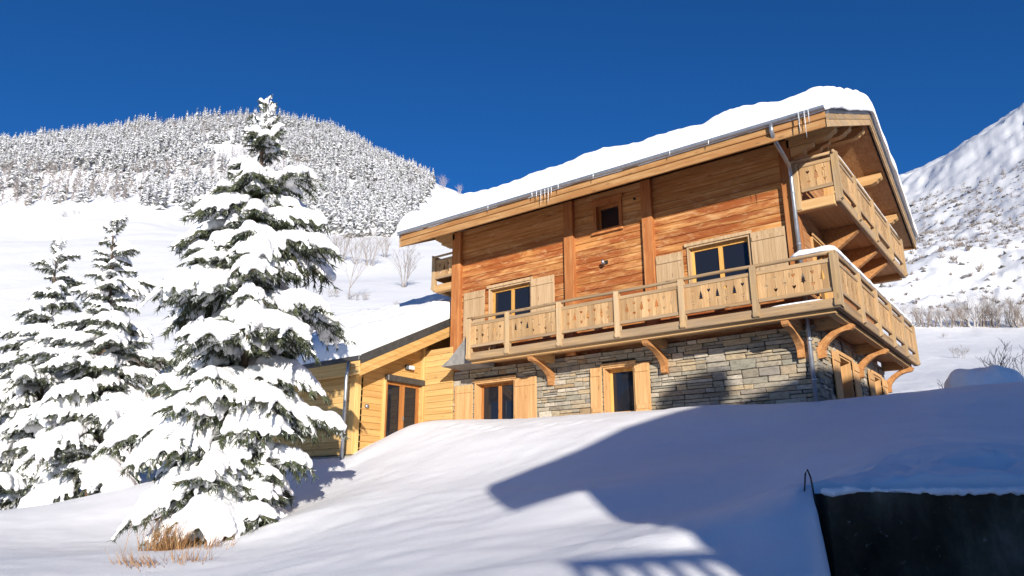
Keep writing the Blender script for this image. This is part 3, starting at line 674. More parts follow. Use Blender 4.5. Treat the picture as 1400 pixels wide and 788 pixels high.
def rail_snow(name, pts, w, h, label, seed):
    m = MB(); m.smooth = True; n = len(pts); vs = []; seg = 10
    for i, p in enumerate(pts):
        f = math.sin(math.pi*min(1, max(0.0, min(i, n-1-i)/2.5))/2); hh = h*(.15+.85*f)*(1+.35*mnoise.noise(Vector((i*.31, seed, 0)))); ww = w*(.35+.65*f)*(1+.25*mnoise.noise(Vector((i*.45, seed, 5))))
        q = pts[min(i+1, n-1)]; r = pts[max(i-1, 0)]; d = Vector((q[0]-r[0], q[1]-r[1], 0)).normalized(); sd = Vector((-d.y, d.x, 0))
        for k in range(seg):
            a = 2*math.pi*k/seg; s = math.sin(a)
            vs.append(tuple(Vector(p)+sd*(ww*math.cos(a))+Vector((0, 0, (hh*s if s > 0 else .02*s)))))
    m.add(vs, [(i*seg+k, i*seg+(k+1) % seg, (i+1)*seg+(k+1) % seg, (i+1)*seg+k) for i in range(n-1) for k in range(seg)]+[tuple(range(seg))[::-1], tuple((n-1)*seg+k for k in range(seg))])
    return m.build(name, 'snow_lump', None, label=label, cat='snow')
rail_snow('rail_snow', [(-.9+.1*i, .02, 1.265) for i in range(8)]+[(-.10, .03, 1.265), (-.03, .12, 1.265)]+[(-.03, .2+.15*i, 1.265) for i in range(59)], .075, .12, 'long ridge of snow on the gable side handrail of the lower balcony', 3)
rail_snow('rail_snow', [(0.0, 1.35+.2*i, 4.072) for i in range(38)], .04, .035, 'thin snow line on the upper balcony handrail', 7)
rail_snow('deck_snow', [(-1.5+.12*i, .05, .21) for i in range(11)], .045, .035, 'small snow streak on the lower balcony edge beam near the corner', 9)
# icicles under the eave
rsi = random.Random(5)
ics = [(-7.6, .16), (-7.45, .22), (-7.3, .38), (-7.17, .30), (-7.05, .46), (-6.95, .24), (-6.7, .16), (-5.6, .14), (-9.2, .15), (-3.4, .12), (-2.4, .14), (-.28, .52), (-.16, .66), (-.07, .36)]
for i, (x, L) in enumerate(ics):
    m = MB(); m.smooth = True; y = YE-.20+rsi.uniform(-.02, .02); z0 = ZE+.42
    m.tube([(x, y, z0), (x+.004, y, z0-L*.3), (x, y, z0-L*.7), (x+.003, y, z0-L)], [.018, .014, .008, .002], 6)
    m.build('icicle', 'icicle', None, label='icicle hanging by the roof corner of the tall chalet' if x > -1 else 'short icicle hanging along the chalet gutter', cat='icicle', group='icicles at the roof corner' if x > -1 else 'icicles along the chalet gutter')
# ------------------------------------------------------------------ annex on the left
AX, AY = -13.2, -1.55; AXL = -24.2; AVX = -12.5; AYE = -1.97; ASL = .477; AYR = 4.2
def azt(y): return .15+ASL*((y if y < AYR else 2*AYR-y)+1.98)       # top of the roof edge
annex = thing('annex', (-18, 3, -2.7), 'low yellow timber annex with a glazed brown door, left of the chalet', 'annex')
def TA(u, w, z): return (u, AY-w, z)
def TAG(u, w, z): return (AX+w, u, z)
DOOR = (-.36, 1.12, -2.5, -.33)
ab = MB(); ab.box(AXL, AX-.02, AY+.12, AY+.3, -2.62, -.25)
for a, b, c, d in ((AY+.14, DOOR[0], -2.62, 9), (DOOR[0], DOOR[1], DOOR[3], 9), (DOOR[1], AYR, -2.62, 9), (AYR, 8.0, -2.62, 9)):
    e0, e1 = azt(a)-.55, azt(b)-.55
    ab.add([(AX-.3, a, c), (AX-.12, a, c), (AX-.12, b, c), (AX-.3, b, c), (AX-.3, a, e0), (AX-.12, a, e0), (AX-.12, b, e1), (AX-.3, b, e1)], [(0, 3, 2, 1), (4, 5, 6, 7), (0, 1, 5, 4), (1, 2, 6, 5), (2, 3, 7, 6), (3, 0, 4, 7)])
ab.box(AXL, AXL+.2, AY+.31, 8.0, -2.62, -.3); ab.box(AXL+.21, AX-.31, 7.8, 8.0, -2.62, -.3)
aw = ab.build('wall', 'annex_x', annex)
for z in np.arange(-2.62, .0, .19):
    if z+.19 < -.1:
        MB(TA).box(-16.6, AX-.2, -.12, -.02, z+.003, z+.187, .008).build('plank', 'annex_x', aw)
        MB(TA).box(AXL+.1, -16.61, -.12, -.02, z+.003, z+.187, .008).build('plank', 'annex_x', aw)
for z in np.arange(-2.62, 1.4, .19):
    y0 = AY+.2
    if z+.19 > azt(y0)-.55: y0 = (z+.19+.55-.15)/ASL-1.98
    for a, b in cut([(DOOR[0]-.02, DOOR[1]+.02)] if z < DOOR[3] else [], y0, 1.30):
        MB(TAG).box(a, b, -.12, -.02, z+.003, z+.187, .008).build('plank', 'annex_y', aw)
for z in np.arange(-2.6, .75, .19): MB().box(AX+.12, XL+.098, 1.24, 1.32, z+.003, z+.187, .008).build('plank', 'annex_x', aw)
MB().box(AX+.1, XL+.09, 1.33, 1.5, -2.62, .8).build('wall_return', 'annex_x', annex)
MB().box(AX-.20, AX+.03, AY-.03, AY+.204, -2.62, azt(AY)-.5, .015).build('post', 'annex_z', annex)
MB().box(AX-.10, AX+.11, 1.17, 1.36, -2.62, azt(1.2)-.52, .015).build('post', 'annex_z', annex)
MB(TAG).box(DOOR[0]-.10, DOOR[0]-.0, -.12, .04, -2.6, DOOR[3]+.0, .01).build('post', 'annex_z', annex)
MB().box(-16.85, -16.65, AY-.02, AY+.1, -2.62, -.2, .012).build('post', 'annex_z', annex)
MB().box(AXL-.05, AXL+.2, AY-.04, AY+.18, -2.62, -.1, .012).build('post', 'annex_z', annex)
dm = MB(TAG); u0, u1, z0, z1 = DOOR; t = .11; c = (u0+u1)/2-.0
dm.box(u0, u0+t, -.1, -.02, z0, z1); dm.box(u1-t, u1, -.1, -.02, z0, z1); dm.box(u0+t, u1-t, -.1, -.02, z1-t, z1); dm.box(u0+t, u1-t, -.1, -.02, z0, z0+t); dm.box(c-.09, c+.09, -.1, -.01, z0+t, z1-t)
door = dm.build('door', 'door_wood', annex)
for a, b in ((u0+t, c-.09), (c+.09, u1-t)): MB(TAG).box(a, b, -.075, -.065, z0+t, z1-t).build('pane', 'glass', door)
MB(TAG).box(c+.03, c+.06, -.01, .03, -1.5, -1.38).build('handle', 'zinc', door)
MB(TAG).box(DOOR[0]-.02, DOOR[1]+.12, -.019, .14, DOOR[3]-.02, DOOR[3]+.17, .02).build('shutter_box', 'dark_metal', annex)
MB(TAG).box(.44, .66, -.018, .08, .10, .26, .01).build('lamp_base', 'dark_metal', annex)
l = MB(TAG); l.box(.50, .72, .081, .16, .11, .23, .02); l.build('wall_lamp', 'white_plastic', annex)
l = MB(TAG); l.smooth = True; l.tube([(-1.08, -.02, -1.2), (-1.08, .05, -1.2)], [.07, .055], 12); l.build('round_lamp', 'zinc', annex)
def aslab(m, x0, x1, ya, yb, l0, l1):
    za, zb_ = azt(ya), azt(yb)
    m.add([(x0, ya, za+l0), (x1, ya, za+l0), (x1, yb, zb_+l0), (x0, yb, zb_+l0), (x0, ya, za+l1), (x1, ya, za+l1), (x1, yb, zb_+l1), (x0, yb, zb_+l1)],
          [(0, 3, 2, 1), (4, 5, 6, 7), (0, 1, 5, 4), (1, 2, 6, 5), (2, 3, 7, 6), (3, 0, 4, 7)]); return m
rm_ = MB(); aslab(rm_, AXL-.4, AVX-.05, AYE+.03, AYR, -.24, -.02); aslab(rm_, AXL-.4, AVX-.05, AYR, 8.6, -.24, -.02)
aroof = rm_.build('roof', 'dark_metal', annex)
aslab(MB(), AVX-.045, AVX, AYE, 2.9, -.27, .0).build('verge_flashing', 'dark_metal', aroof)
aslab(MB(), AVX-.06, AVX-.012, AYE, 2.9, -.45, -.274).build('verge_board', 'annex_y', aroof)
aslab(MB(), AVX-.075, AVX-.03, AYE, 2.9, -.62, -.453).build('verge_board', 'annex_y', aroof)
for a, b in zip(np.linspace(AYE+.08, 2.9, 24), np.linspace(AYE+.08, 2.9, 24)[1:]): aslab(MB(), AX-.14, AVX-.08, a+.003, b-.003, -.29, -.243).build('soffit_board', 'annex_y', aroof)
MB().box(AXL-.4, AVX-.05, AYE-.04, AYE+.02, -.42, -.20, .01).build('fascia', 'annex_x', aroof)
MB().box(AXL-.4, AVX-.05, AYE-.06, AYE-.01, -.197, -.03, .01).build('fascia', 'annex_x', aroof)
MB().box(AXL-.4, AVX-.04, AYE-.09, AYE+.02, -.028, .12, .02).build('eave_flashing', 'dark_metal', aroof)
for y in (AY+.05, .75, 2.2):
    zt = azt(y)-.30; m = MB(); tip = AVX-.1
    prof = [(AX-.1, zt), (tip, zt), (tip, zt-.08), (tip-.05, zt-.13), (tip-.12, zt-.14), (tip-.18, zt-.22), (tip-.3, zt-.27), (tip-.36, zt-.36), (AX-.1, zt-.50)]
    m.prism(prof, lambda p, k: (p[0], y-.09+.18*k, p[1])); m.build('purlin', 'annex_x', aroof)
d = MB(); d.smooth = True; d.tube([(-12.95, AYE-.1, -.05), (-12.95, AYE-.12, -.3), (-12.95, AYE-.15, -.45), (-12.95, AYE-.15, -2.9)], .05, 10); d.build('downspout', 'zinc', aroof)
fm = MB(); rq = random.Random(4); u = -17.0
for zc in (-2.66, -2.82, -2.98, -3.14):
    u = -17
    while u < -12.9:
        L = rq.uniform(.3, .7); o = MB(); o.box(u, min(u+L-.015, -12.85), AY-.20-rq.uniform(0, .05), AY+.2, zc-.15, zc-.005, .02); o.build('stone', 'stone', annex); u += L
MB().box(-16.9, -12.9, AY-.12, AY+2.8, -3.6, -2.63).build('footing', 'mortar', annex)
azf = lambda y: .02+azt(y) if np.isscalar(y) else .17+ASL*(np.where(y < AYR, y, 2*AYR-y)+1.98)
snow_slab('roof_snow', AXL-.35, AVX-.10, AYE, 8.5, lambda y: .17+ASL*(np.where(y < AYR, y, 2*AYR-y)+1.98), .62, 'smooth snow blanket on the low annex roof behind the tall spruce', 110, 80, 77, .02, edge=.6, amp=.2, oy=.06)
# ------------------------------------------------------------------ retaining wall, iron hoop, snow heap
wb = at_depth(1118, 668, WALL_D)
def TR(l, w, z): p = ld(l, WALL_D-w); return (p[0], p[1], z)
m = MB(TR); nu, nz = 60, 22; vs = []
for i in range(nu):
    for j in range(nz):
        l = L0-.02+(9.0)*i/(nu-1); z = -6.4+(2.60)*j/(nz-1)
        vs.append((l, .16-.06*(j/(nz-1))+.02*mnoise.noise(Vector((l*1.3, z*1.9, 2)))+.012*mnoise.noise(Vector((l*6, z*6, 7))), z+(.012*mnoise.noise(Vector((l*2, 0, 4))) if j == nz-1 else 0)))
m.add(vs, [(i*nz+j, (i+1)*nz+j, (i+1)*nz+j+1, i*nz+j+1) for i in range(nu-1) for j in range(nz-1)])
b0 = len(m.v); m.add([(L0-.02, -.30, -6.4), (L0+8.98, -.30, -6.4), (L0+8.98, -.30, -3.81), (L0-.02, -.30, -3.81)], [(0, 1, 2, 3)])
tops = [i*nz+nz-1 for i in range(nu)]; m.f.append(tuple(tops)+(b0+2, b0+3)); m.f.append(tuple(range(nz))[::-1]+(b0+0, b0+3)[::1]); m.f.append(tuple((nu-1)*nz+j for j in range(nz))+(b0+2, b0+1))
m.smooth = False
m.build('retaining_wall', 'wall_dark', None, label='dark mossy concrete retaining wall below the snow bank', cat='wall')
p = at_depth(1107, 690, 6.95); ir = MB(); ir.smooth = True
ir.tube([tuple(p+np.array([-.05*RT[0], -.05*RT[1], -.5])), tuple(p+np.array([-.045*RT[0], -.045*RT[1], .05])), tuple(p+np.array([-.01*RT[0], -.01*RT[1], .27])), tuple(p+np.array([.012*RT[0], .012*RT[1], .31])), tuple(p+np.array([.035*RT[0], .035*RT[1], .24])), tuple(p+np.array([.055*RT[0], .055*RT[1], 0])), tuple(p+np.array([.06*RT[0], .06*RT[1], -.5]))], .008, 6)
ir.build('iron_hoop', 'iron', None, label='thin dark iron hoop sticking out of the snow at the wall end', cat='hoop')
# ------------------------------------------------------------------ neighbouring chalet behind the camera (its shadow falls across the bank)
SH = np.array([math.sqrt(.5), -math.sqrt(.5)]); SE = np.array([math.sqrt(.5), math.sqrt(.5)]); Q0 = 28.0
def TN(a, q, z): p = SE*a+SH*(Q0+q); return (p[0], p[1], z)
nb = thing('neighbouring_chalet', TN(4, 4, -6), 'neighbouring chalet with a snowy gable roof standing behind the viewpoint', 'chalet')
RID = (5.0, 6.08)
def nroof(a): return RID[1]-.36*abs(a-RID[0])
for a0, qa, qb in ((-6.45, 0, .6), (-4.6, .61, 9)):
    MB(TN).prism([(a0, -6.2), (16.5, -6.2), (16.5, nroof(16.5)-.2), (RID[0], RID[1]-.2), (a0, nroof(a0)-.2)], lambda p, k: (p[0], qa+(qb-qa)*k, p[1])).build('wall', 'timber_y', nb)
TH = [(-7.5, .30), (-7.4, .50), (-6.4, .62), (-5.4, .76), (-4.46, 1.0), (-3, 1.08), (-1.27, 1.0), (0, .84), (1.28, .84), (4.6, .42), (5, .42), (10, .6), (17.2, .6), (17.4, .3)]
for a0, qa, qb in ((-7.45, -1.2, .6), (-5.2, .605, 9.6)):
    rp = [(a0, nroof(a0)-.02), (RID[0], RID[1]), (17.4, nroof(17.4)-.02), (17.4, nroof(17.4)-.22), (RID[0], RID[1]-.2), (a0, nroof(a0)-.22)]
    MB(TN).prism(rp, lambda p, k: (p[0], qa+(qb-qa)*k, p[1])).build('roof', 'grey_flashing', nb)
    sp = [(a0-.03, nroof(a0)+.0)]+[(x, nroof(x)+h) for x, h in TH if x > a0-.1]+[(17.45, nroof(17.4)), (RID[0], RID[1]+.005)]
    MB(TN).prism(sp, lambda p, k: (p[0], qa-.05+(qb-qa+.05)*k, p[1])).build('roof_snow', 'snow_lump', nb)
MB(TN).box(-2.45, -1.3, 1.5, 2.6, 2.8, 5.85).build('chimney', 'mortar', nb)
cs = MB(TN); cs.prism([(-2.6, 5.86), (-2.55, 6.05), (-2.2, 6.3), (-1.6, 6.4), (-1.25, 6.3), (-1.15, 5.86)], lambda p, k: (p[0], 1.4+1.3*k, p[1])); cs.build('chimney_snow', 'snow_lump', nb)
MB(TN).box(-7.55, -6.46, -1.3, .0, -1.45, -1.25).build('balcony', 'soffit_y', nb)
MB(TN).box(-7.55, -3, -1.3, -1.2, -.26, -.13).box(-7.55, -3, -1.3, -1.2, -1.1, -1.02).build('handrail', 'rail_x', nb)
for i in range(22): MB(TN).box(-7.55+i*.21, -7.55+i*.21+.10, -1.28, -1.22, -1.02, -.26).build('baluster', 'rail_z', nb)

# ------------------------------------------------------------------ vegetation materials
def veg(name, c0, c1, rough=.8, scale=3):
    m, t, bs = newmat(name)
    n = N(t, 'TexNoise', Scale=scale, Detail=3); t.links.new(position(t), n.inputs['Vector'])
    t.links.new(ramp(t, n.outputs[0], [(.35, c0), (.65, c1)]), bs.inputs['Base Color']); bs.inputs['Roughness'].default_value = rough; bs.inputs['Specular IOR Level'].default_value = .2
def dust(name):
    """hoar and loose snow caught on upward needles"""
    m = MATS[name]; t = m.node_tree; bs = t.nodes['Principled BSDF']; src = bs.inputs['Base Color'].links[0].from_socket
    g = t.nodes.new('ShaderNodeNewGeometry'); n = N(t, 'TexNoise', Scale=7, Detail=3, Roughness=.7); t.links.new(g.outputs['Position'], n.inputs['Vector'])
    sp = t.nodes.new('ShaderNodeSeparateXYZ'); t.links.new(g.outputs['True Normal'], sp.inputs[0])
    f = mathn(t, 'MULTIPLY', ramp(t, n.outputs[0], [(.50, (0, 0, 0)), (.60, (1, 1, 1))]), ramp(t, sp.outputs[2], [(.15, (0, 0, 0)), (.45, (1, 1, 1))]))
    t.links.new(mix(t, f, src, (.78, .80, .82)), bs.inputs['Base Color'])
veg('needles', (.030, .042, .022), (.085, .10, .05), .75, 2.5); dust('needles'); veg('bark', (.07, .05, .035), (.17, .12, .085), .9, 9)
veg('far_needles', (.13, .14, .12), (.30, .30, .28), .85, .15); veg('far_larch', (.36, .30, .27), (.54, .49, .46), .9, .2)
veg('meadow_twig', (.20, .17, .15), (.36, .32, .29), .85, .8); veg('twig', (.16, .125, .10), (.30, .25, .215), .85, 1.2); veg('frost_twig', (.42, .39, .37), (.62, .60, .59), .85, .8)
veg('dry_grass', (.20, .10, .04), (.40, .235, .11), .85, 6); veg('rock', (.13, .125, .12), (.27, .25, .235), .9, .4)
m, t, bs = newmat('far_snow'); bs.inputs['Base Color'].default_value = (.77, .775, .79, 1); bs.inputs['Roughness'].default_value = .8  # snow on the forest, base colour also lowered against the direct sun
# ------------------------------------------------------------------ spruce boughs
def spikes(P, D, L, Wd, rng):
    """three-sided needles: base P, direction D (n,3), length, width"""
    n = len(P); D = D/np.linalg.norm(D, axis=1, keepdims=True); A = np.cross(D, rng.normal(size=(n, 3))); A /= np.linalg.norm(A, axis=1, keepdims=True); B = np.cross(D, A)
    V = np.stack([P+A*Wd[:, None], P+(-.5*A+.87*B)*Wd[:, None], P+(-.5*A-.87*B)*Wd[:, None], P+D*L[:, None]], 1).reshape(-1, 3)
    b = np.arange(n)*4; F = np.concatenate([np.stack([b, b+1, b+3], 1), np.stack([b+1, b+2, b+3], 1), np.stack([b+2, b, b+3], 1)])
    return V, F
ICO = None
def ico():
    global ICO
    if ICO is None:
        bm = bmesh.new(); bmesh.ops.create_icosphere(bm, subdivisions=2, radius=1); bm.verts.index_update()
        ICO = (np.array([v.co[:] for v in bm.verts]), np.array([[v.index for v in f.verts] for f in bm.faces])); bm.free()
    return ICO
def blob_mesh(name, cen, rad, voxel, mat, smooth_it=4, squash=.8):
    """overlapping lumps fused into one skin (voxel remesh), then relaxed"""
    v, f = ico(); V = (cen[:, None, :]+v[None]*rad[:, None, None]*np.array([1, 1, squash])).reshape(-1, 3)
    F = (f[None]+(np.arange(len(cen))*len(v))[:, None, None]).reshape(-1, 3)
    me = arr_mesh(name+'_src', V, F, [mat]); ob = bpy.data.objects.new(name+'_src', me); COL.objects.link(ob)
    r = ob.modifiers.new('r', 'REMESH'); r.mode = 'VOXEL'; r.voxel_size = voxel; r.use_smooth_shade = True
    sm = ob.modifiers.new('s', 'SMOOTH'); sm.factor = .5; sm.iterations = smooth_it
    dg = bpy.context.evaluated_depsgraph_get(); out = bpy.data.meshes.new_from_object(ob.evaluated_get(dg)); out.name = name
    if not out.materials: out.materials.append(MATS[mat])
    bpy.data.objects.remove(ob); bpy.data.meshes.remove(me); return out
def make_bough(L, rise, droop, seed, snow=1.0, dens=1.0):
    rng = np.random.default_rng(seed)
    def axis(u): x = L*u; return np.stack([x*.97, .04*L*np.sin(u*3+seed), rise*x-droop*x*x/L], -1)
    twigs = [axis(np.linspace(0, 1, 9))]; nt_ = max(5, int(L*8))
    for k in range(nt_):
        u = .16+.82*(k+rng.uniform(0, .6))/nt_; b = axis(np.array([u]))[0]
        for sd in (-1, 1):
            if rng.random() < .08: continue
            ln = L*(.20+.34*math.sin(min(1, u*1.25)*math.pi*.78+.25))*rng.uniform(.7, 1.15)*(1-.35*u)
            ang = math.radians(rng.uniform(42, 66)*(1-.35*u))*sd
            s = np.linspace(0, 1, 6); dz = (rise-2*droop*u)*.55
            p = b[None]+np.stack([s*ln*math.cos(ang), s*ln*math.sin(ang), s*ln*dz-(.28+rng.uniform(0, .35))*ln*s*s], -1)
            twigs.append(p)
    NV, NF, off = [], [], 0; mi = []; cen, rad = [], []
    for ti, p in enumerate(twigs):
        seg = np.linalg.norm(np.diff(p, axis=0), axis=1).sum(); n = max(4, int(seg*62*dens))
        tt = rng.uniform(.12 if ti else .25, 1, n)*(len(p)-1); i = np.minimum(tt.astype(int), len(p)-2); fr = (tt-i)[:, None]
        P = p[i]*(1-fr)+p[i+1]*fr; D = p[i+1]-p[i]; D = D/np.linalg.norm(D, axis=1, keepdims=True)
        R = rng.normal(size=(n, 3))*.55; R[:, 2] -= .55; D2 = D*.8+R
        V, F = spikes(P, D2, rng.uniform(.07, .20, n)*(.75+.18*L), rng.uniform(.010, .017, n), rng)
        NV.append(V); NF.append(F+off); off += len(V); mi.append(np.zeros(len(F)))
        # bare wood of the twig: thin three-sided strip
        w = (.022 if ti == 0 else .008)*(.5+.5*L); q = np.stack([p+[0, w, 0], p-[0, w, 0], p-[0, 0, w*1.4]], 1).reshape(-1, 3); m_ = len(p)
        f = np.array([[a*3+k, a*3+(k+1) % 3, (a+1)*3+(k+1) % 3] for a in range(m_-1) for k in range(3)]+[[a*3+k, (a+1)*3+(k+1) % 3, (a+1)*3+k] for a in range(m_-1) for k in range(3)])
        NV.append(q); NF.append(f+off); off += len(q); mi.append(np.ones(len(f)))
        # snow load on the twig
        ub = p[0][0]/L
        if ti == 0 or (ub > .20 and rng.random() < .92*snow):
            ns = max(3, int(seg/.05)); s = np.linspace(.02 if ti else .26, rng.uniform(.70, .98), ns)*(len(p)-1); i = np.minimum(s.astype(int), len(p)-2); fr = (s-i)[:, None]
            c = p[i]*(1-fr)+p[i+1]*fr; su = s/(len(p)-1)
            base = (.048+.029*L)*rng.uniform(.7, 1.3)
            r = base*1.12*(1-.55*su)*(1+.25*np.sin(np.arange(ns)*1.9+seed+ti)) if ti else base*1.35*np.sin(np.clip((su-.20)*1.3, 0, 1)*math.pi*.80+.25)
            r = np.maximum(r, .022); c = c+np.stack([0*r, 0*r, r*.72+.012], -1); cen.append(c); rad.append(r)
    # a few heavier cushions where snow has bridged the twigs
    for k in range(int(2+L*3.5)):
        u = rng.uniform(.48, .88); b = axis(np.array([u]))[0]; r = (.055+.062*L)*rng.uniform(.6, 1.35)
        cen.append((b+np.array([0, rng.uniform(-.26, .26)*L*(1.1-u), r*.5-.05*L*abs(rng.normal())*.3]))[None]); rad.append(np.array([r]))
    bm_ = arr_mesh('bough', np.concatenate(NV), np.concatenate(NF), ['needles', 'bark'], np.concatenate(mi), False)
    sn = blob_mesh('snow_pad', np.concatenate(cen), np.concatenate(rad), .024+.005*L, 'snow_lump', 2, .82) if snow > 0 else None
    return bm_, sn, L
BL = {'long': [make_bough(2.3, .12+.12*(k % 3), .24+.06*k, 100+k) for k in range(6)],
      'mid': [make_bough(1.5, .22+.14*(k % 3), .28+.06*k, 200+k) for k in range(6)],
      'short': [make_bough(.9, .40+.1*(k % 2), .34, 300+k) for k in range(5)],
      'tip': [make_bough(.5, .8+.15*k, .25, 400+k) for k in range(4)]}
def spruce(loc, H, prof, label, seed, whorl=.40, per=6.3, trunk_r=.14, snow_p=.97, name='snowy_spruce', lean=(0, 0), base=.25):
    """prof: list of (fraction of height from base, crown radius)"""
    rng = random.Random(seed); root = thing(name, loc, label, 'tree', 'snow laden spruces in front of the annex')
    t = MB(); t.smooth = True; n = 14
    t.tube([(loc[0]+lean[0]*(k/n)**2+.03*math.sin(k*1.3), loc[1]+lean[1]*(k/n)**2, loc[2]-.6+(H*.97+.6)*k/n) for k in range(n+1)], [trunk_r*(1-.93*k/n)+.012 for k in range(n+1)], 9)
    t.build('trunk', 'bark', root)
    fr = [p[0] for p in prof]; rr_ = [p[1] for p in prof]
    z = base; k = 0; PI = WORLD[root.name].inverted()
    while z < H*.985:
        f = z/H; R = float(np.interp(f, fr, rr_)); nb_ = max(3, round(per*(1-.45*f)+rng.uniform(-.6, .6))); a0 = rng.uniform(0, 6.28)
        inner = 3 if f < .75 else 0
        for i in range(nb_+inner):
            a = a0+6.283*(i+rng.uniform(-.25, .25))/nb_ if i < nb_ else rng.uniform(0, 6.283)
            r = R*rng.uniform(.55, 1.2)*(1+.14*math.sin(a*2+z*1.7+seed)) if i < nb_ else R*rng.uniform(.4, .62)
            if rng.random() < .05: continue
            kind = 'long' if r > 1.75 else 'mid' if r > 1.1 else 'short' if r > .55 else 'tip'
            bm_, sn, L = rng.choice(BL[kind]); s = r/L
            zz = z+rng.uniform(-.24, .24)
            o = bpy.data.objects.new('bough', bm_); COL.objects.link(o); o.parent = root
            o.location = (lean[0]*f*f, lean[1]*f*f, zz); o.rotation_euler = (rng.uniform(-.18, .18), rng.uniform(-.20, .26)-(.0 if f < .8 else .25*(f-.8)/.2), a); o.scale = (s, s*rng.uniform(.85, 1.2), s*rng.uniform(.9, 1.15))
            if rng.random() < snow_p:
                q = bpy.data.objects.new('snow_pad', sn); COL.objects.link(q); q.parent = o; q.scale = (1, 1, rng.uniform(.85, 1.3))
        z += whorl*(1-.35*f)*rng.uniform(.85, 1.15); k += 1
    # leader: frosted candles at the very top
    c = []; r_l = []
    for dx, dy, h in ((0, 0, .12), (.13, .03, .16), (-.14, 0, -.02)):
        for s in np.linspace(0, 1, 9): c.append((lean[0]+dx*(.4+.6*s), lean[1]+dy, H-.55+(.55+h)*s)); r_l.append(.07*(1-.85*s)+.010)
    me = blob_mesh('snow_cap', np.array(c), np.array(r_l), .028, 'snow_lump', 2, 1.1); q = bpy.data.objects.new('snow_cap', me); COL.objects.link(q); q.parent = root
    return root
g0 = ground_px(278, 744)
pz = lambda f, px, d: None
SP = at_depth(308, 735, 14.6); SPz = hz(SP[0], SP[1])
top = at_depth(365, 140, 14.6)
Hs = top[2]-SPz
spruce((SP[0], SP[1], SPz), Hs, [(0, 1.25), (.06, 1.5), (.16, 1.72), (.3, 1.78), (.42, 1.72), (.52, 1.65), (.6, 1.45), (.68, 1.3), (.76, 1.1), (.84, .72), (.92, .38), (1, .12)],
       'tallest spruce, loaded with snow, in front of the yellow annex', 21, lean=tuple(top[:2]-SP[:2]), base=.28, whorl=.38, per=7.4)
for (px, pxt, pyt, d, pyb, rad, lab, sd) in ((122, 157, 292, 24.5, 662, 1.95, 'slimmer snowy spruce standing just left of the tallest spruce', 5), (34, 80, 328, 25.5, 676, 2.1, 'snowy spruce at the left edge of the picture, leftmost of the three', 9)):
    B = at_depth(px, pyb, d); bz = hz(B[0], B[1]); T_ = at_depth(pxt, pyt+8, d); H_ = T_[2]-bz
    spruce((B[0], B[1], bz), H_, [(0, rad*.9), (.15, rad*1.1), (.35, rad), (.55, rad*.78), (.7, rad*.60), (.85, rad*.42), (.94, rad*.28), (1, .14)], lab, sd, whorl=.42, per=6.2, base=.8, lean=tuple(T_[:2]-B[:2]))
# ------------------------------------------------------------------ forest on the hill
def forest_points():
    rng = np.random.default_rng(3); n = 26000
    ratio = rng.uniform(-1.25, -.115, n); dd = np.sqrt(rng.uniform(175**2, 440**2, n))
    pxs = ratio*FPX*.985+700      # nominal column, for the lower edge of the wood
    dmin = np.interp(pxs, [-300, 0, 130, 270, 330, 420, 520, 560, 575, 600], [212, 211, 206, 203, 203, 196, 192, 215, 290, 420])
    edge = 7*vnoise(ratio*60, ratio*0, 4)+4*vnoise(ratio*190, ratio*0, 6)
    keep = dd > dmin+edge+np.where(pxs > 540, rng.exponential(12, n), 0)
    l, d = (ratio*dd)[keep], dd[keep]
    gap = fbm(l*.03, d*.03, 3, 88) > -.55; l, d = l[gap], d[gap]
    # thin out by distance to neighbours
    cell = {}; out = []
    for a, b in zip(l, d):
        k = (int(a//3.3), int(b//3.3))
        if any((k[0]+i, k[1]+j) in cell for i in (0,) for j in (0,)): continue
        cell[k] = 1; out.append((a, b))
    return np.array(out)
FP = forest_points()
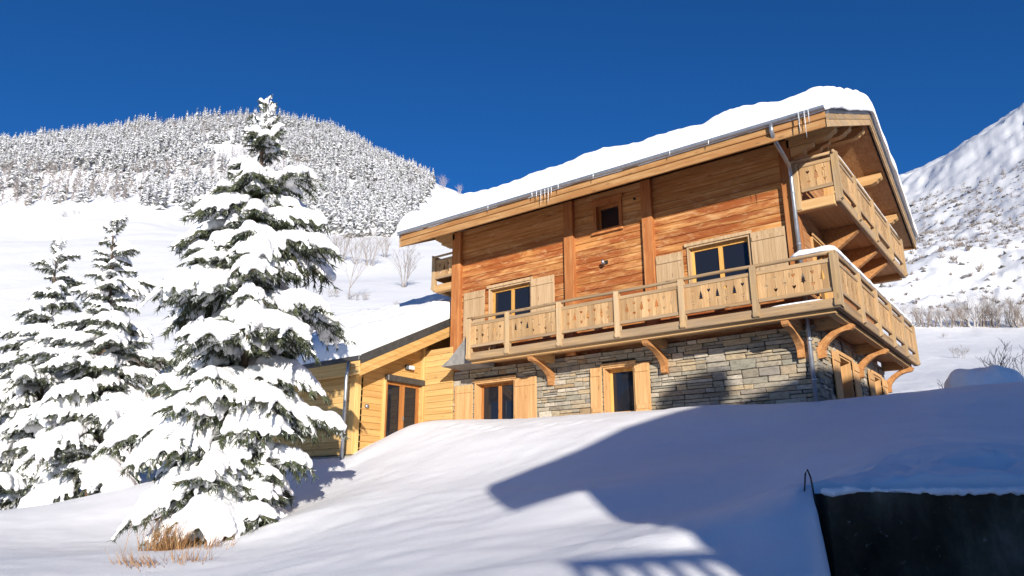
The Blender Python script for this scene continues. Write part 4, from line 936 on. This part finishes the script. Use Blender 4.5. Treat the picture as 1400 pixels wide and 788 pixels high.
def forest_mesh(FP):
    rng = np.random.default_rng(8); X = CAM[0]+RT[0]*FP[:, 0]+FH[0]*FP[:, 1]; Y = CAM[1]+RT[1]*FP[:, 0]+FH[1]*FP[:, 1]; Z = height(X, Y)
    larch = (fbm(X*.02, Y*.02, 3, 50) > .22) & (rng.random(len(X)) < .8); larch |= rng.random(len(X)) < .05
    H = (3.5+5.0*rng.random(len(X))**1.3)*(1+.35*fbm(X*.03, Y*.03, 2, 71))+1; Vs, Fs, Ms = [], [], []; off = 0
    TI, PJ = 9, 6
    for tier in range(TI):
        f = (tier+.3)/TI
        for j in range(PJ):
            n = len(X); a = rng.uniform(0, 6.283, n); R = (H*.12+.75)*(1-f)**.85*rng.uniform(.6, 1.3, n)+.15
            z = Z+H*(f+rng.uniform(-.04, .04, n)*1.0); w = R*rng.uniform(.32, .6, n)
            ca, sa = np.cos(a), np.sin(a); zr, zt = z+R*.10, z-R*rng.uniform(.30, .7, n)
            inner = np.stack([X+ca*R*.1, Y+sa*R*.1, zr+.25*R], 1)
            lft = np.stack([X+ca*R*.7-sa*w, Y+sa*R*.7+ca*w, (zr+zt)/2], 1); rgt = np.stack([X+ca*R*.7+sa*w, Y+sa*R*.7-ca*w, (zr+zt)/2], 1); tip = np.stack([X+ca*R, Y+sa*R, zt], 1)
            for lift, m_ in ((0, 0), (-.28, 1)):
                if m_ == 0:
                    idx = np.where(~larch & (rng.random(n) < .95))[0]
                else: idx = np.where(~larch & (rng.random(n) < .40-.2*(tier > 4)))[0]
                if m_ == 1: q = [inner+[0, 0, lift], lft*1.0+[0, 0, lift*1.6], tip+[0, 0, lift*1.8], rgt+[0, 0, lift*1.6]]
                else: q = [inner, lft, tip, rgt]
                V = np.stack([u[idx] for u in q], 1).reshape(-1, 3); k = len(idx); b = off+np.arange(k)*4
                Vs.append(V); Fs.append(np.stack([b, b+1, b+2, b+3], 1)); Ms.append(np.full(k, m_)); off += 4*k
    li = np.where(larch)[0]
    for j in range(40):       # bare larches: fine upright sprays
        n = len(li); f = rng.uniform(.05, 1, n); a = rng.uniform(0, 6.283, n); R = H[li]*.14*(1-f)+.1; x, y, z = X[li], Y[li], Z[li]+H[li]*f*.95; w = .13
        ca, sa = np.cos(a), np.sin(a)
        q = [np.stack([x-sa*w, y+ca*w, z], 1), np.stack([x+sa*w, y-ca*w, z], 1), np.stack([x+ca*R+sa*w*.4, y+sa*R-ca*w*.4, z+R*.5], 1), np.stack([x+ca*R-sa*w*.4, y+sa*R+ca*w*.4, z+R*.5], 1)]
        V = np.stack(q, 1).reshape(-1, 3); b = off+np.arange(n)*4; Vs.append(V); Fs.append(np.stack([b, b+1, b+2, b+3], 1)); Ms.append(np.full(n, 2)); off += 4*n
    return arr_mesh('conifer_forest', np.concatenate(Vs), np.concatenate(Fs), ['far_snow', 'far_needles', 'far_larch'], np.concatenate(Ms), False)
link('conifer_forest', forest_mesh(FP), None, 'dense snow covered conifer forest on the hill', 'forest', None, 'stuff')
# ------------------------------------------------------------------ bare trees and shrubs
def bare_tree_mesh(H, seed, multi=1, spread=.5, fine=4, thick=.02):
    """trunk(s) with rising forked branches down to twigs; returns trunk MB and crown MB (unit metres, base at 0)"""
    rng = random.Random(seed); tr, cr = MB(), MB()
    def grow(p, d, L, r, lev):
        pts = [p]; rad = [r]; n = 4
        for i in range(n):
            d = (d+Vector((rng.gauss(0, .10), rng.gauss(0, .10), rng.gauss(.03, .06)))).normalized(); pts.append(pts[-1]+d*L/n); rad.append(r*(1-.75*(i+1)/n))
        (tr if lev == 0 else cr).tube(pts, [max(q, .004) for q in rad], 4 if lev < 2 else 3, False)
        if lev >= fine: return
        for k in range(rng.choice([5, 6, 7]) if lev == 0 else rng.choice([3, 4, 5])):
            t = rng.uniform(.25, 1) if lev else rng.uniform(.2, .98); i = min(int(t*n), n-1); q = pts[i].lerp(pts[i+1], t*n-i)
            a = rng.uniform(0, 6.283); side = Vector((math.cos(a), math.sin(a), 0)); nd = (d*.75+side*spread*rng.uniform(.7, 1.3)+Vector((0, 0, .25))).normalized()
            grow(q, nd, L*rng.uniform(.38, .6)*(1.15-.5*t if lev == 0 else 1), r*.45*(1.1-.5*t), lev+1)
    for m_ in range(multi):
        a = rng.uniform(0, 6.283); d = Vector((math.cos(a)*.22*(multi > 1), math.sin(a)*.22*(multi > 1), 1)).normalized()
        grow(Vector((math.cos(a)*.06*(multi-1), math.sin(a)*.06*(multi-1), -.1)), d, H*rng.uniform(.75, 1), H*thick*rng.uniform(.7, 1), 0)
    return tr, cr
PROTO = {}
def bare(kind, mat):
    if (kind, mat) in PROTO: return PROTO[kind, mat]
    hgt, seed, multi, spread, fine, thick = kind; tr, cr = bare_tree_mesh(hgt, seed, multi, spread, fine, thick)
    a, b = tr.mesh('trunk'), cr.mesh('crown'); a.materials.append(MATS[mat]); b.materials.append(MATS[mat]); PROTO[kind, mat] = (a, b); return a, b
def put_bare(name, x, y, h, kind, mat, label, cat, group, rng):
    a, b = bare(kind, mat); o = thing(name, (x, y, hz(x, y)-.05), label, cat, group, rng.uniform(0, 6.28)); s = h/kind[0]; o.scale = (s, s, s)
    for nm, me in (('trunk', a), ('crown', b)):
        q = bpy.data.objects.new(nm, me); COL.objects.link(q); q.parent = o
    return o
rb = random.Random(77)
TREE_A = (5.0, 31, 4, .55, 3, .016); TREE_B = (5.0, 32, 3, .5, 3, .016); TREE_C = (5.0, 33, 1, .42, 3, .012); TREE_D = (5.0, 36, 7, .6, 3, .014); TREE_E = (5.0, 37, 9, .65, 3, .020); TREE_F = (5.0, 38, 6, .6, 3, .022); BUSH = (1.2, 34, 7, .7, 2, .014); BUSH2 = (1.2, 35, 9, .8, 2, .012)
for px, py, hp, kd, lab in ((551, 393, 62, TREE_A, 'frosted bare tree with several stems nearest the chalet eave'), (505, 364, 46, TREE_D, 'bare tree clump on the meadow, right of the pair below the forest'), (487, 362, 40, TREE_B, 'bare frosted tree, left of the clump on the meadow'), (466, 357, 42, TREE_D, 'bare frosted tree under the forest edge, third of the meadow row'), (449, 353, 40, TREE_A, 'bare frosted tree at the left of the meadow row by the big spruce'),
                            (430, 348, 36, TREE_D, 'bare frosted tree half hidden by the big spruce'), (527, 352, 34, TREE_D, 'small bare tree just under the forest edge near the chalet'), (477, 410, 78, TREE_C, 'thin single stemmed bare sapling on the meadow above the annex roof')):
    g = ground_px(px, py, 20)
    if g is None: continue
    dpt = to_ld(g[0], g[1])[1]; put_bare('bare_tree', g[0], g[1], hp/FPX*dpt*1.02, kd, 'meadow_twig', lab, 'tree', 'bare trees on the meadow', rb)
for px, py, hp, lab in ((570, 245, 22, 'lone bare larch on the ridge at the end of the forest'), (606, 257, 20, 'bare larch on the bare ridge between the forest and the chalet roof'), (629, 263, 14, 'lowest bare larch on the ridge, nearest the chalet roof')):
    g = ground_px(px, py+3, 150); 
    if g is None: continue
    dpt = to_ld(g[0], g[1])[1]; put_bare('larch', g[0], g[1], hp/FPX*dpt, TREE_D, 'far_larch', lab, 'tree', 'bare larches on the ridge', rb)
for px, py, hp, lab in ((497, 411, 12, 'small round shrub in the snow right of the thin sapling'), (482, 411, 12, 'small shrub at the foot of the thin sapling'), (455, 407, 14, 'small snowy shrub left of the thin sapling'), (545, 424, 13, 'twiggy shrub on the meadow close to the chalet balcony'), (512, 432, 11, 'low shrub just above the annex roof snow'), (493, 434, 10, 'low shrub above the annex roof, left one'), (86, 297, 9, 'tiny shrub alone on the snow meadow under the forest'), (104, 293, 6, 'tiny twig tuft on the snow meadow right of its twin'),
                        (1312, 490, 17, 'dark twiggy shrub in the field right of the chalet'), (1292, 462, 7, 'tiny shrub high in the field right of the chalet')):
    g = ground_px(px, py, 20)
    if g is None: continue
    dpt = to_ld(g[0], g[1])[1]; put_bare('shrub', g[0], g[1], hp/FPX*dpt*1.1, BUSH if hp % 2 else BUSH2, 'meadow_twig' if px < 1200 else 'twig', lab, 'shrub', 'shrubs in the snow', rb)
for i, (px, hp) in enumerate([(1247, 30), (1256, 26), (1266, 30), (1277, 24), (1288, 28), (1299, 26), (1310, 28), (1320, 34), (1331, 46), (1341, 40), (1352, 30), (1362, 34), (1373, 44), (1384, 34), (1394, 30), (1406, 40), (1235, 34)]):
    g = ground_px(px, 447+.5*(i % 3), 60)
    if g is None: continue
    dpt = to_ld(g[0], g[1])[1]; put_bare('bare_tree', g[0], g[1], hp/FPX*dpt, (TREE_E, TREE_F, TREE_E)[i % 3], 'twig' if i % 4 else 'frost_twig', 'bare tree in the row along the foot of the right mountain', 'tree', 'row of bare trees at the mountain foot', rb)
# near shrubs behind the crest on the right
for px, py, d, h, lab, kd in ((1306, 532, 19, .95, 'sparse bare shrub left of the snow heap', (1.2, 41, 3, .6, 2, .008)), (1395, 520, 16.5, 1.25, 'bare twiggy shrub at the right edge beside the snow heap', (1.2, 42, 6, .65, 2, .008))):
    p = at_depth(px, py, d); put_bare('shrub', p[0], p[1], h, kd, 'twig', lab, 'shrub', 'bare shrubs by the snow heap', rb)
# snow heap behind the crest
hp_ = at_depth(1343, 520, 15.8); hb_ = hz(hp_[0], hp_[1]); cen, rad = [], []
for i in range(26):
    a = 6.283*i/13; r = .38*(i >= 13)+.14
    cen.append((r*math.cos(a)*1.15, r*math.sin(a), .06-.05*(i % 3)*(i >= 13))); rad.append(.34)
    cen.append((r*math.cos(a)*1.25, r*math.sin(a), -.45)); rad.append(.40)
me = blob_mesh('snow_heap', np.array(cen), np.array(rad), .05, 'snow', 14, 1.0); o = link('snow_heap', me, None, 'rounded blue shaded snow heap on the crest right of the chalet', 'snow'); o.location = (hp_[0], hp_[1], hb_+.04); o.scale = (.82, .82, 1)
# shrubs and rocks on the right mountain: too many to count
def scree():
    rng = np.random.default_rng(5); n = 2200; ratio = rng.uniform(.50, .86, n); d = np.sqrt(rng.uniform(120**2, 430**2, n)); l = ratio*d; X = CAM[0]+RT[0]*l+FH[0]*d; Y = CAM[1]+RT[1]*l+FH[1]*d
    k = fbm(X*.012, Y*.012, 4, 60)+.14*rng.normal(size=n) > .30; X, Y = X[k], Y[k]; Z = height(X, Y); n = len(X); Vs, Fs, Ms = [], [], []; off = 0; rock = rng.random(n) < .5; s = rng.uniform(.35, 1.0, n)**1.5*np.where(rock, .9, 1.6)*(.5+d[k]/300)
    oct_ = np.array([[1, 0, 0], [-1, 0, 0], [0, 1, 0], [0, -1, 0], [0, 0, 1], [0, 0, -.6]]); of = np.array([[0, 2, 4], [2, 1, 4], [1, 3, 4], [3, 0, 4], [2, 0, 5], [1, 2, 5], [3, 1, 5], [0, 3, 5]])
    i = np.where(rock)[0]; V = np.stack([X, Y, Z], 1)[i][:, None]+(oct_[None]+rng.uniform(-.45, .45, (len(i), 6, 3)))*s[i][:, None, None]*np.array([1, 1, .75]); F = of[None]+(np.arange(len(i))*6)[:, None, None]
    Vs.append(V.reshape(-1, 3)); Fs.append(F.reshape(-1, 3)); Ms.append(np.zeros(len(i)*8)); off = len(i)*6
    j = np.where(~rock)[0]
    for q in range(14):
        P = np.stack([X, Y, Z], 1)[j]; D = rng.normal(size=(len(j), 3))*.5; D[:, 2] = 1
        V, F = spikes(P+rng.normal(size=P.shape)*.2*s[j][:, None], D, s[j]*rng.uniform(.7, 1.5, len(j)), np.full(len(j), .07), rng); Vs.append(V); Fs.append(F+off); off += len(V); Ms.append(np.ones(len(F)))
    return arr_mesh('mountain_scrub', np.concatenate(Vs), np.concatenate(Fs), ['rock', 'twig'], np.concatenate(Ms), False)
link('mountain_scrub', scree(), None, 'scattered rocks and dark brush on the right mountain slope', 'scrub', None, 'stuff')
# dry grass at the foot of the tallest spruce
gm = []; rg = np.random.default_rng(12)
for px, py, n, h, lab, tilt in ((226, 752, 260, .60, 'tall dry orange grass tuft in the snow below the spruce', 0), (192, 772, 80, .30, 'flattened dry grass lying in the snow, lowest left', -.6), (284, 748, 70, .34, 'small olive dry tuft right of the tall dry grass', .2), (254, 768, 50, .32, 'thin dry stalks in the snow between the two tufts', .1)):
    g = ground_px(px, py, 5)
    P = np.tile(g, (n, 1)); P[:, 0] += rg.normal(0, .22, n); P[:, 1] += rg.normal(0, .14, n); P[:, 2] = height(P[:, 0], P[:, 1])-.03
    D = rg.normal(size=(n, 3))*.30; D[:, 2] = 1; D[:, :2] += RT[:2]*tilt*1.3
    V, F = spikes(P, D, rg.uniform(.25, 1.15, n)*h, rg.uniform(.004, .008, n), rg)
    link('dry_grass', arr_mesh('dry_grass', V, F, ['dry_grass'], None, False), None, lab, 'grass', 'dry grass below the spruce')

# uneven snow lip along the rim of the retaining wall
rl = random.Random(31); c, r = [], []; l = L0-.02
while l < L0+7:
    p = ld(l, WALL_D-.085+rl.uniform(-.012, .02)); rad_ = .036+.028*mnoise.noise(Vector((l*1.9, 0, 1)))+rl.uniform(-.006, .008)
    c.append((p[0], p[1], -3.79+rl.uniform(-.012, .02))); r.append(max(.022, rad_)); l += .028
link('snow_lip', blob_mesh('snow_lip', np.array(c), np.array(r), .016, 'snow_lump', 2, .8), None, 'uneven lip of snow along the top edge of the dark retaining wall', 'snow')
